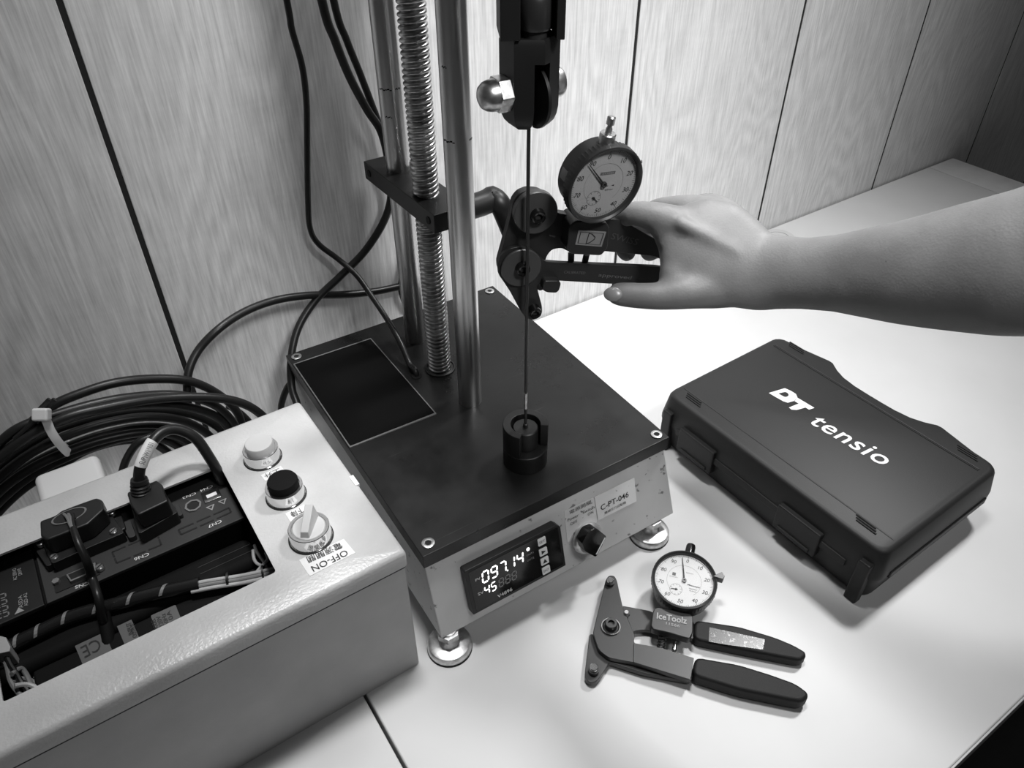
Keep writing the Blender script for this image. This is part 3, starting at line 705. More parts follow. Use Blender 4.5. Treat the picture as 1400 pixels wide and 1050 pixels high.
for px, py in ((288.5, 694), (305, 686)):
    c_ = dz(px, py); s = BM(); prism(s, [(-0.0034, 0.0022), (0.0034, 0.0022), (0, -0.0034)], DZ, DZ+0.0003, T(c_.x, c_.y, 0)); w_ = obj('warning_mark', s, 'dim_ink', pn)
    s = BM(); prism(s, [(-0.0018, 0.0012), (0.0018, 0.0012), (0, -0.0018)], DZ+0.0003, DZ+0.0005, T(c_.x, c_.y, 0)); obj('mark_centre', s, 'strip', w_)
# CN5 socket
c_ = dz(105, 790); s = BM(); prism(s, rounded(0.030, 0.013, 0.001, 3), DZ, DZ+0.0006, T(c_.x, c_.y, 0)); so_ = obj('data_socket', s, 'black', pn)
s = BM(); prism(s, [(-0.008, -0.0042), (0.009, -0.0042), (0.0105, 0.0040), (-0.0095, 0.0040)], DZ, DZ+0.0035, T(c_.x+0.004, c_.y, 0)); obj('socket_shell', s, 'wire_l', so_, bevel=0.0005)
s = BM(); prism(s, [(-0.0070, -0.0030), (0.0078, -0.0030), (0.0090, 0.0028), (-0.0082, 0.0028)], DZ+0.0030, DZ+0.0038, T(c_.x+0.004, c_.y, 0)); obj('socket_core', s, 'black', so_)
c_ = dz(78, 797); s = BM(); cyl(s, 0.0026, DZ, DZ+0.0030, T(c_.x, c_.y, 0), 6); obj('hex_standoff', s, 'zinc', pn)
# display lettering (faces the far side of the desk)
dtx = lambda tx, a, b, h, m='dim_ink': line_text('lettering', tx, at(*a, DZ), at(*b, DZ), UPZ, m, dp_, h=h, lift=0.0014)
dtx('AC SERVO', (22, 795), (20.5, 779), 0.0024); dtx('DRIVE', (29, 788), (27, 779), 0.0024)
dtx('ASDA', (30, 833), (28.5, 816), 0.0026); dtx('ASD-A2', (37, 830), (35.5, 813), 0.0024)
s = BM(); c_ = at(27, 836, DZ); prism(s, [(-0.003, -0.0018), (0.003, -0.0018), (0, 0.003)], DZ+0.0008, DZ+0.0011, T(c_.x, c_.y, 0)); obj('triangle_emblem', s, 'dim_ink', dp_)
DF = frame(at(24, 836, DZ)+Vector((0, 0, 0.001)), at(18, 790, DZ)-at(26, 835, DZ), -(Vector((1, 0, 0))))
seg7('display_digits', '0000', 0.000, -0.0005, 0.0075, 'led_mid', dp_, frame(at(12, 843, DZ)+Vector((0, 0, 0.001)), at(5, 800, DZ)-at(12, 843, DZ), Vector((-1, 0.1, 0))))
# left D-sub hood with the round mouth
def hoodbox(nm, px, z0, z1, m='black', r=0.002, parent=None, bev=0.001):
    c = [at(x, y, z1) for x, y in px]; s = BM(); prism(s, round_poly([(v.x, v.y) for v in c], r), z0, z1); return obj(nm, s, m, parent or DR, bevel=bev)
h1_ = hoodbox('connector_hood', [(54, 722), (138, 688), (150, 700), (170, 728), (125, 747), (71, 771), (60, 748)], DZ, DZ+0.010)
h2_ = hoodbox('connector_hood', [(54, 712), (76, 704), (83, 698), (109, 688), (132, 680), (140, 683), (142, 696), (120, 716), (64, 738), (55, 733)], DZ+0.010, DZ+0.026, bev=0.0015)
mc_ = at(95, 706, DZ+0.026); s = BM(); lathe(s, [(0.0093, 0.0001), (0.0105, 0.0001), (0.0105, 0.0009), (0.0093, 0.0009), (0.0093, 0.0001)], T(mc_) @ Matrix.Diagonal((1.15, 0.62, 1, 1)), 40); obj('mouth_ring', s, 'chrome', h2_)
s = BM(); cyl(s, 0.0093, 0.0001, 0.0004, T(mc_) @ Matrix.Diagonal((1.15, 0.62, 1, 1)), 40); obj('mouth', s, 'gap', h2_)
for px, py in ((151.5, 699), (154.5, 725), (54, 741), (73.5, 760), (135.5, 774)):
    z = DZ+(0.004 if py > 770 else 0.012 if px > 100 else 0.011); c_ = at(px, py, z); s = BM(); cyl(s, 0.0030, -0.004, 0, T(c_), 20, ch=0.0006); k = obj('jack_screw', s, 'zinc', DR)
    s = BM(); box(s, -0.0022, 0.0022, -0.0004, 0.0004, 0, 0.0002, T(c_) @ RZ(30)); obj('slot', s, 'gap', k)
hoodbox('screw_ear', [(146, 698), (160, 692), (167, 706), (172, 722), (158, 728), (150, 715)], DZ, DZ+0.0075)
hoodbox('screw_ear', [(44, 742), (60, 735), (66, 750), (76, 768), (64, 775), (50, 755)], DZ, DZ+0.0065)
# right hood with the ribbed cable boot
h3 = hoodbox('connector_hood', [(174, 674), (214, 657), (222, 668), (243, 700), (190, 730), (184, 712)], DZ, DZ+0.012)
h4 = hoodbox('connector_hood', [(173, 673), (185, 668), (209, 658), (214, 656), (222, 662), (224, 673), (230, 684), (188, 704), (178, 690)], DZ+0.012, DZ+0.028, bev=0.0014)
hoodbox('screw_ear', [(166, 715), (178, 710), (186, 732), (176, 736)], DZ, DZ+0.005, 'strip'); hoodbox('screw_ear', [(238, 690), (244, 688), (250, 703), (244, 706)], DZ, DZ+0.004, 'strip')
bt = at(192, 672, DZ+0.028); tp = at(190.5, 655, DZ+0.031)
# cable rising from the hood and dropping behind the panel
CBL = thing('labelled_cable', 'black cable with a white wrap label looping out of the drive connector', 'cable', bt)
P = smooth_path([bt+Vector((0, 0, -0.002)), at(190, 652, DZ+0.040), at(194, 632, DZ+0.050), at(207, 606, DZ+0.058), at(224, 590, DZ+0.060), at(245, 588, DZ+0.056), at(268, 600, DZ+0.046), at(288, 628, DZ+0.028), at(303, 655, DZ+0.006), at(308, 668, DZ-0.014)], 8)
s = BM(); sweep(s, P, 0.0042, 14); obj('cable_jacket', s, 'cable', CBL)
s = BM(); a, b = P[0], P[7]; Fb_ = along(a, b); lathe(s, [(0, 0), (0.0072, 0), (0.0074, 0.002), (0.0062, 0.003), (0.0072, 0.0045), (0.0060, 0.0058), (0.0070, 0.0072), (0.0058, 0.0085), (0.0066, 0.0100), (0.0060, 0.0128), (0, 0.0128)], Fb_, 28); obj('strain_relief', s, 'black', CBL)
lp_ = [i for i in range(len(P)) if 14 <= i <= 25]
s = BM(); sweep(s, [P[i] for i in lp_], 0.0046, 16); lb = obj('cable_label', s, 'label', CBL)
# lettering wraps on the camera-facing side of the label
a, b = P[15], P[24]; d = (b-a).normalized(); nn = (CAM-(a+b)/2); nn = (nn-d*nn.dot(d)).normalized()
mid = P[19]; L_ = (b-a).length
line_text('lettering', 'SUP1W1*101', a+nn*0.0, b+nn*0.0, nn, 'ink', lb, h=0.0042, lift=0.0064)
# thin wires out of the round mouth, into a black sleeve
WS = thing('sensor_cable', 'black sleeved cable with bare leads crossing over the servo drive', 'cable', mc_)
zt = DZ+0.026
lead = []
for i, (dx_, dm) in enumerate(((-3, 'wire_l'), (1, 'wire_l'), (5, 'black'))):
    P = smooth_path([at(92+dx_*1.5, 703, zt+0.001), at(95+dx_, 708, zt+0.006), at(97+dx_*0.6, 716, zt+0.009), at(102+dx_*0.4, 727, zt+0.010)], 5)
    s = BM(); sweep(s, P, 0.0011, 8); obj('lead', s, dm, WS)
P = smooth_path([at(100, 722, zt+0.0095), at(107, 742, zt+0.008), at(118, 766, zt-0.002), at(126, 790, DZ+0.008), at(134, 815, DZ+0.006), at(140, 842, DZ-0.008), at(148, 866, DZ-0.03)], 6)
s = BM(); sweep(s, P, [0.0022+0.0008*min(1, i/14) for i in range(len(P))], 12); obj('sleeve', s, 'cable', WS)
# spiral wrapped loom along the front of the opening
WL = thing('spiral_wrapped_loom', 'bundle of wires in glossy black spiral wrap along the front of the drive', 'wire loom', at(150, 830, 0.12))
lz = 0.118
cp = [at(x, y, lz) for x, y in ((-8, 905), (15, 884), (50, 866), (100, 843), (160, 826), (220, 810), (280, 797), (330, 789), (372, 780))]
P = smooth_path(cp, 8); nW = int(len(P)*0.74)
s = BM(); sweep(s, P[:nW], 0.0052, 16); wo = obj('wrap_sleeve', s, 'wrap', WL)
# exposed strips between the turns
for i in range(5, nW-2, 6):
    s = BM(); c = P[i]; t = (P[i+1]-P[i-1]).normalized(); x = UPZ.cross(t).normalized(); y = t.cross(x)
    ra = []
    for k in range(9):
        a = math.radians(-20+k*22); off = (4-k)*0.0009
        ra.append((c+t*(off-0.0012)+(x*math.cos(a)+y*math.sin(a))*0.0054, c+t*(off+0.0012)+(x*math.cos(a)+y*math.sin(a))*0.0054))
    for (a1, b1), (a2, b2) in zip(ra, ra[1:]): add_poly(s, [a1, b1, b2, a2], [(0, 1, 2, 3)])
    obj('exposed_wires', s, 'wire_l', wo)
for k, (ox, oy, m_) in enumerate(((0, 0.0022, 'wire_l'), (0.0, -0.0024, 'wire_l'), (0.0, 0.0, 'wire_w'), (0.0, -0.0052, 'wire_w'))):
    s = BM(); Q = [p+Vector((0, oy, 0.0012*((k*7) % 3)-0.001)) for p in P[nW-3:]]; Q.append(Q[-1]+Vector((0.006, 0.002, -0.004)))
    sweep(s, Q, 0.0016, 10); obj('wire', s, m_, WL)
for i in (nW+5, nW+13):
    if i < len(P)-1: s = BM(); sweep(s, [P[i]-(P[i+1]-P[i])*0.25, P[i]+(P[i+1]-P[i])*0.25], 0.0056, 14); obj('cable_tie', s, 'black', WL)
# rating labels on the box wall / motor filter, bundle of wires at the left
FLT = thing('line_filter', 'black line filter with dim rating labels beneath the wire loom', 'filter', (-0.03, 0.40, 0.01))
FZ = 0.1095
s = BM(); box(s, -0.115, 0.046, 0.350, 0.4175, 0.01, FZ); obj('filter_body', s, 'black_matte', FLT, bevel=0.002)
def fl_lab(px, tx):
    o, _ = quad_on('rating_label', [at(x, y, FZ) for x, y in px], UPZ, 0.0003, 'label_grey', FLT, 0.001)
    for t, a, b, h in tx: line_text('lettering', t, at(*a, FZ), at(*b, FZ), UPZ, 'ink', o, h=h, lift=0.0005)
fl_lab([(102, 882), (142, 862), (160, 905), (120, 925)], [('CE', (137, 880), (113, 893), 0.011)])
fl_lab([(158, 852), (178, 843), (196, 885), (176, 894)], [('INPUT', (180, 868), (176, 852), 0.0035), ('OUTPUT', (185, 872), (181, 853), 0.0030)])
fl_lab([(206, 842), (240, 827), (254, 862), (220, 877)], [('MODEL', (215, 862), (209, 847), 0.003), ('220V', (222, 858), (216, 843), 0.003), ('50Hz', (229, 855), (223, 840), 0.003), ('10A', (236, 851), (230, 836), 0.003)])
s = BM(); P = smooth_path([at(141, 838, 0.118), at(146, 860, 0.112), at(150, 885, 0.105), at(152, 905, 0.098)], 5); sweep(s, P, 0.0045, 12)
tag(obj('branch_cable', s, 'black_matte'), 'short black cable dropping beside the rating labels in the box', 'cable')
s = BM(); Q = [at(0, 869, 0.128), at(8, 871, 0.128), at(14, 884, 0.128), at(13, 890, 0.128), at(0, 893, 0.128), at(-16, 898, 0.128), at(-14, 874, 0.128)]
prism(s, [(v.x, v.y) for v in Q], 0.112, 0.128); tag(obj('terminal_plug', s, 'wire_w', bevel=0.0006), 'white plastic terminal plug at the left end of the loom', 'connector')
WB = thing('loose_wires', 'grey stranded wires in the front left corner of the box opening', 'wires', at(40, 930, 0.10))
for k, (m_, pts) in enumerate((('wire_w', ((18, 925), (30, 918), (48, 924), (78, 940), (100, 950))), ('wire_l', ((17, 932), (34, 928), (52, 936), (74, 948), (92, 962))), ('wire_w', ((20, 938), (38, 936), (58, 944), (70, 952), (80, 968))), ('wire_l', ((16, 922), (28, 914), (36, 922), (44, 940), (52, 964))), ('wire_l', ((4, 898), (10, 912), (14, 930), (24, 946), (38, 960))), ('black', ((8, 894), (14, 908), (22, 920), (30, 934), (44, 952))))):
    s = BM(); sweep(s, smooth_path([at(x, y, 0.108+0.003*k-0.004*i) for i, (x, y) in enumerate(pts)], 5), 0.0017, 8); obj('wire', s, m_, WB)
WC = thing('corner_wires', 'pale loose wires in the right front corner of the box opening', 'wires', at(355, 770, 0.11))
for k, pts in enumerate((((348, 745), (352, 756), (361, 768), (366, 778)), ((363, 755), (366, 764), (358, 774), (350, 783)), ((346, 752), (347, 763), (351, 770), (360, 775)))):
    s = BM(); sweep(s, smooth_path([at(x, y, 0.122-0.002*i) for i, (x, y) in enumerate(pts)], 5), 0.0013, 8); obj('wire', s, 'wire_w' if k else 'wire_l', WC)
# white adapter housing behind the control box
AD = thing('white_adapter', 'white plastic housing with rounded top behind the control box', 'adapter', (-0.07, 0.575, 0))
za = 0.135
c = [at(x, y, za) for x, y in ((52, 664), (124, 616), (146, 648), (56, 708))]
s = BM(); x0, x1 = c[0].x, c[1].x; box(s, at(48, 700, za).x+0.004, at(140, 640, za).x, 0.5435, 0.5435+0.045, 0, za); obj('housing', s, 'white_plastic', AD, bevel=0.006, bseg=4)

# ================================================================ CABLES ON THE WALL AND THE COIL
def cable(pix, yy, r, label, extra=(), m='cable', name='cable', group=None, pre=()):
    P = list(pre)
    for i, (x, y) in enumerate(pix):
        yv = yy[i] if isinstance(yy, (list, tuple)) else yy
        P.append(ony(x, y, yv))
    P += list(extra)
    s = BM(); Q = smooth_path(P, 8); sweep(s, Q, r, 12)
    return tag(obj(name, s, m), label, 'cable', group)
hole = at(569, 513, SZ)
def upto(x, y, yp, z): p = ony(x, y, yp); return p
pa = ony(392, 0, 0.68)
cable([(392, 0), (399, 40), (413, 90), (419, 140), (420, 200), (421, 270), (424, 312), (436, 334), (462, 354), (488, 377), (510, 408), (532, 441)], [0.685]*8+[0.680, 0.665, 0.64, 0.61], 0.0029,
      'thin black cable hanging down the wall into the hole in the stand plate', [ony(548, 470, 0.585), ony(560, 498, 0.565), Vector((hole.x, hole.y, SZ+0.004)), Vector((hole.x, hole.y, SZ-0.02))], pre=[pa+Vector((-0.004, 0.003, 0.30)), pa+Vector((-0.003, 0.002, 0.12))])
pb_ = ony(440, 0, 0.67)
cable([(440, 0), (458, 55), (478, 105), (502, 150), (520, 178), (530, 215), (535, 262), (526, 300), (500, 342), (465, 378), (432, 410), (408, 448), (398, 490), (399, 530), (407, 560)], [0.672]*6+[0.68]*3+[0.68, 0.68, 0.67, 0.655, 0.64, 0.62], 0.0040,
      'black cable passing behind the rear column and curling down behind the box', [Vector((0.13, 0.60, 0.06)), Vector((0.10, 0.61, 0.012))], pre=[pb_+Vector((-0.01, 0.01, 0.3)), pb_+Vector((-0.006, 0.005, 0.12))])
pc_ = ony(456, 0, 0.675)
cable([(456, 0), (474, 55), (492, 100), (508, 142), (519, 172), (528, 205), (540, 240), (552, 290), (556, 340), (548, 392)], [0.683]*6+[0.686]*4, 0.0034,
      'second of the paired black cables running behind the rear column', [ony(556, 420, 0.69)], pre=[pc_+Vector((-0.01, 0.01, 0.3)), pc_+Vector((-0.006, 0.005, 0.12))])
cable([(560, 388), (545, 392), (510, 399), (468, 403), (420, 404), (375, 411), (335, 426), (300, 449), (272, 478), (258, 508), (256, 540)], [0.685]*4+[0.68, 0.675, 0.67, 0.66, 0.655, 0.645, 0.635], 0.0040,
      'thick black cable arching low across the wall into the coil', [ony(258, 565, 0.63)])
cable([(408, 512), (393, 530), (385, 552), (382, 575)], 0.675, 0.0036, 'short length of black cable rising behind the box beside the stand plate', [Vector((0.12, 0.66, 0.03))], pre=[ony(412, 500, 0.68)])
# the coil
coil = thing('cable_coil', 'thick coil of black cable tied with a white cable tie behind the box', 'cable coil', (-0.03, 0.61, 0))
def loopy(outer, yy, r, m='cable', nm='cable_turn'):
    """visible arc from the picture, closed by a hidden lower arc behind the box"""
    P = [ony(x, y, yy) for x, y in outer]; a, b = P[0], P[-1]
    low = [Vector((b.x+0.01, yy, b.z-0.03)), Vector((b.x-0.005, yy+0.004, max(0.03, b.z-0.075))), Vector(((a.x*0.5+b.x*0.5)+0.03, yy+0.005, 0.012+r)), Vector(((a.x+b.x)/2-0.03, yy+0.005, 0.012+r)), Vector((a.x-0.02, yy+0.004, 0.03)), Vector((a.x-0.025, yy, max(0.05, a.z-0.05)))]
    pts = P+low; n = len(pts); Q = []
    for i in range(n):
        A, B, C, D = pts[i-1], pts[i], pts[(i+1) % n], pts[(i+2) % n]
        for k in range(7):
            t = k/7; Q.append(0.5*((2*B)+(C-A)*t+(2*A-5*B+4*C-D)*t*t+(3*B-A-3*C+D)*t**3))
    s = BM(); sweep(s, Q, r, 12, closed=True, caps=False); return obj(nm, s, m, coil)
base = [(-40, 660), (0, 618), (35, 585), (70, 556), (110, 538), (160, 523), (215, 518), (262, 522), (300, 540), (325, 565), (336, 600)]
loopy(base, 0.632, 0.0042)
loopy([(x, y+6) for x, y in [(-30, 650), (0, 620), (40, 590), (90, 565), (140, 552), (200, 541), (260, 537), (310, 540), (345, 552), (368, 575), (375, 610)]], 0.598, 0.0042)
arcs = [[(-30, 640), (0, 605), (30, 583), (80, 566), (130, 552), (180, 543), (240, 540), (290, 552), (320, 580), (325, 610)],
        [(-30, 670), (0, 636), (40, 606), (90, 582), (150, 566), (210, 560), (260, 566), (300, 586), (315, 615)],
        [(-30, 690), (0, 652), (45, 618), (95, 594), (150, 577), (205, 570), (255, 577), (290, 600), (300, 630)],
        [(-30, 705), (0, 668), (45, 634), (95, 610), (140, 594), (190, 584), (235, 586), (270, 606), (280, 640)],
        [(-30, 720), (0, 685), (40, 652), (85, 628), (130, 610), (175, 598), (215, 598), (250, 616), (262, 650)],
        [(-30, 650), (0, 622), (38, 596), (85, 575), (140, 560), (200, 552), (255, 556), (300, 572), (325, 604)],
        [(-30, 735), (0, 698), (30, 670), (60, 650), (84, 636), (120, 615), (170, 602), (210, 606), (240, 630), (250, 660)],
        [(-40, 720), (-5, 676), (40, 642), (90, 618), (145, 600), (200, 591), (245, 598), (270, 622)]]
for i, A in enumerate(arcs): loopy(A, 0.606+0.0062*((i*3) % 5), 0.0040)
P = smooth_path([ony(x, y, 0.585) for x, y in ((165, 655), (172, 630), (188, 606), (210, 596))], 6); s = BM(); sweep(s, P, 0.0034, 12); obj('cable_turn', s, 'cable', coil)
P = smooth_path([ony(x, y, 0.640) for x, y in ((312, 555), (330, 566), (345, 584), (352, 612))], 6); s = BM(); sweep(s, P, 0.0034, 12); obj('cable_turn', s, 'cable', coil)
# free ends above the white tie
for pts in (((40, 582), (50, 565), (62, 552), (68, 546)), ((52, 578), (58, 566), (68, 553), (75, 546)), ((20, 600), (36, 586), (50, 572), (60, 560))):
    s = BM(); sweep(s, smooth_path([ony(x, y, 0.600) for x, y in pts], 5), 0.0021, 8); obj('free_end', s, 'cable', coil)
tie = [ony(x, y, v) for x, y, v in ((57, 563, 0.600), (63, 574, 0.590), (70, 590, 0.586), (80, 605, 0.585), (90, 616, 0.588), (94, 618, 0.600), (88, 600, 0.645), (66, 566, 0.645))]
Q = smooth_path(tie, 5); s = BM(); sweep(s, Q, [(0.0008, 0.0034)]*len(Q), 8, flat=Vector((0.2, -1, 0.5)))
to = obj('white_tie', s, 'tie', coil); to['label'] = 'white nylon cable tie'
hp = ony(57, 567, 0.592); s = BM(); box(s, -0.0065, 0.0065, -0.004, 0.004, -0.0052, 0.0052, frame(hp, RT, FW)); obj('tie_head', s, 'tie', to, bevel=0.002, bseg=3)

# ================================================================ BLACK CARRY CASE
CS = thing('carry_case', 'black plastic carry case with white lettering lying flat on the desk', 'case', (0.573, 0.30, 0))
CH = 0.068
k = [at(1066, 460, CH), at(913, 541, CH), at(1195, 772, CH), at(1366, 634, CH)]
cc = sum(k, Vector())/4; yaw = math.atan2((k[0]-k[1]).y+(k[3]-k[2]).y, (k[0]-k[1]).x+(k[3]-k[2]).x)
yaw = math.radians(1.1)
CF = T(cc.x+0.0043, cc.y+0.001, 0) @ Matrix.Rotation(yaw, 4, 'Z')
cw = 0.1895; cl_ = 0.272
def slab(z0, z1, w, l, r, ins_top, ins_bot, nm, m='case', pts=None):
    s = BM(); R_ = []
    for ins, z in ((ins_bot+0.002, z0), (ins_bot, z0+0.002), (0, z0+(z1-z0)*0.45), (0, z1-(z1-z0)*0.35), (ins_top, z1-0.002), (ins_top+0.002, z1)):
        R_.append([s.verts.new((x, y, z)) for x, y in rounded(w-2*ins, l-2*ins, max(0.003, r-ins), 5)])
    for A, B in zip(R_, R_[1:]):
        n = len(A)
        for i in range(n): s.faces.new((A[i], A[(i+1) % n], B[(i+1) % n], B[i]))
    s.faces.new(R_[0][::-1]); s.faces.new(R_[-1]); return obj(nm, s, m, CS, CF, angle=40)
# outline with the handle recess on the right side (+x)
def outline(ins):
    w, l = cw/2-ins, cl_/2-ins; r = 0.012
    pts = [(-w+r, -l)]
    pts += [(w-r, -l)]+[(w-r+r*math.sin(math.radians(a)), -l+r-r*math.cos(math.radians(a))) for a in (22, 45, 68, 90)]
    half = [(w+0.001, 0.105), (w+0.0085, 0.068), (w+0.0080, 0.063), (w+0.001, 0.052), (w-0.004, 0.040), (w-0.0065, 0.024), (w-0.0070, 0.008)]
    pts += [(x, -y) for x, y in half]+half[::-1]
    pts += [(w-r+r*math.cos(math.radians(a)), l-r+r*math.sin(math.radians(a))) for a in (0, 22, 45, 68, 90)]
    pts += [(-w+r-r*math.sin(math.radians(a)), l-r+r*math.cos(math.radians(a))) for a in (0, 22, 45, 68, 90)]
    pts += [(-w+r-r*math.cos(math.radians(a)), -l+r-r*math.sin(math.radians(a))) for a in (0, 22, 45, 68)]
    return pts
def shell(nm, lays):
    s = BM(); R_ = [[s.verts.new((x, y, z)) for x, y in outline(i)] for i, z in lays]
    for A, B in zip(R_, R_[1:]):
        n = len(A)
        for i in range(n): s.faces.new((A[i], A[(i+1) % n], B[(i+1) % n], B[i]))
    s.faces.new(R_[0][::-1]); s.faces.new(R_[-1]); return obj(nm, s, 'case', CS, CF, angle=40)
shell('case_bottom', [(0.010, 0), (0.006, 0.003), (0.003, 0.018), (0.001, 0.0325), (0.001, 0.0335)])
lidc = shell('case_lid', [(0.0, 0.0345), (0.0, 0.0400), (0.0015, 0.0500), (0.0035, 0.0640), (0.0050, 0.0668), (0.0080, CH)])
s = BM(); R_ = outline(0.004); prism(s, R_, 0.0325, 0.0355); obj('seam', s, 'gap', CS, CF)
CT = CF @ T(0, 0, CH)
# lid ridge lines
s = BM(); box(s, cw/2-0.0265, cw/2-0.0250, -cl_/2+0.014, cl_/2-0.014, -0.0002, 0.0005); obj('lid_groove', s, 'gap', lidc, CT)
s = BM(); box(s, cw/2-0.0250, cw/2-0.0235, -cl_/2+0.014, cl_/2-0.014, -0.0002, 0.0010); obj('lid_rib', s, 'case', lidc, CT, bevel=0.0003)
s = BM(); box(s, -cw/2+0.024, -cw/2+0.0255, -cl_/2+0.010, cl_/2-0.010, -0.0002, 0.0004); obj('lid_rib', s, 'case', lidc, CT, bevel=0.0003)
CFi = CT.inverted()
for px, py in ((1089, 476), (948.5, 547), (1322.5, 619.5), (1184, 717)):
    q = CFi @ at(px, py, CH)
    for j in (-1, 0, 1):
        s = BM(); box(s, q.x+j*0.0028-0.0007, q.x+j*0.0028+0.0007, q.y-0.010+0.002*j, q.y+0.010+0.002*j, -0.0001, 0.0009); obj('grip_rib', s, 'gap', lidc, CT)
# hinge and latches on the left long side
for yy, nm in ((0.075, 'latch'), (-0.055, 'latch')):
    s = BM(); box(s, -cw/2-0.0045, -cw/2+0.004, yy-0.024, yy+0.024, 0.016, 0.046); lo_ = obj(nm, s, 'case', CS, CF, bevel=0.0015)
    s = BM(); box(s, -cw/2-0.0062, -cw/2-0.0040, yy-0.018, yy+0.018, 0.018, 0.022); obj('latch_lip', s, 'case', lo_, CF, bevel=0.0006)
for yy in (cl_/2-0.016, -cl_/2+0.014):
    s = BM(); box(s, -cw/2-0.0035, -cw/2+0.006, yy-0.006, yy+0.006, 0.0, 0.052); obj('corner_lug', s, 'case', CS, CF, bevel=0.0015)
s = BM(); box(s, -cw/2-0.0015, -cw/2+0.004, -cl_/2+0.03, cl_/2-0.03, 0.030, 0.038); obj('rim', s, 'case', CS, CF, bevel=0.001)
s = BM(); box(s, -cw/2+0.020, cw/2-0.016, -cl_/2-0.0015, -cl_/2+0.006, 0.030, 0.038); obj('rim', s, 'case', CS, CF, bevel=0.001)
# carry handle in the recess
s = BM(); P = smooth_path([CF @ Vector(v) for v in ((cw/2-0.003, 0.060, 0.047), (cw/2+0.000, 0.046, 0.047), (cw/2+0.000, -0.046, 0.047), (cw/2-0.003, -0.060, 0.047))], 6)
sweep(s, P, [(0.007, 0.0045)]*len(P), 12, flat=Vector((0, 0, 1))); obj('carry_handle', s, 'case', CS)
# lettering: heavy slanted DT, light slanted tensio
def ctext(tx, a, b, h, bold, shear, sp=1.0):
    A, B = at(*a, CH), at(*b, CH); return line_text('lettering', tx, A, B, UPZ, 'white_ink', lidc, h=h, lift=0.0004, bold=bold, shear=shear, spacing=sp)
def zp(L): return [at(1040+x/4.118, 440+y/4.118, CH) for x, y in L]
def flat_piece(nm, polys):
    s = BM()
    for P_ in polys: add_poly(s, [p+Vector((0, 0, 0.0004)) for p in P_], [tuple(range(len(P_)))])
    return obj(nm, s, 'white_ink', lidc, flat=True)
oD = zp([(45, 402), (92, 388), (135, 375), (172, 391), (198, 408), (207, 428), (188, 447), (152, 457), (127, 449), (86, 426)])
iD = zp([(98, 405), (118, 400), (138, 396), (149, 401), (156, 408), (157, 416), (150, 422), (140, 425), (131, 423), (114, 414)])
flat_piece('lettering', [[oD[q], oD[(q+1) % 10], iD[(q+1) % 10], iD[q]] for q in range(10)])
flat_piece('lettering', [zp([(207, 429), (303, 486), (272, 496), (190, 448)]), zp([(213, 462), (252, 484), (203, 498), (174, 496), (158, 484)])])
ctext('tensio', (1113.5, 573), (1214.5, 632), 0.0200, 0.010, 0.18, 1.08)

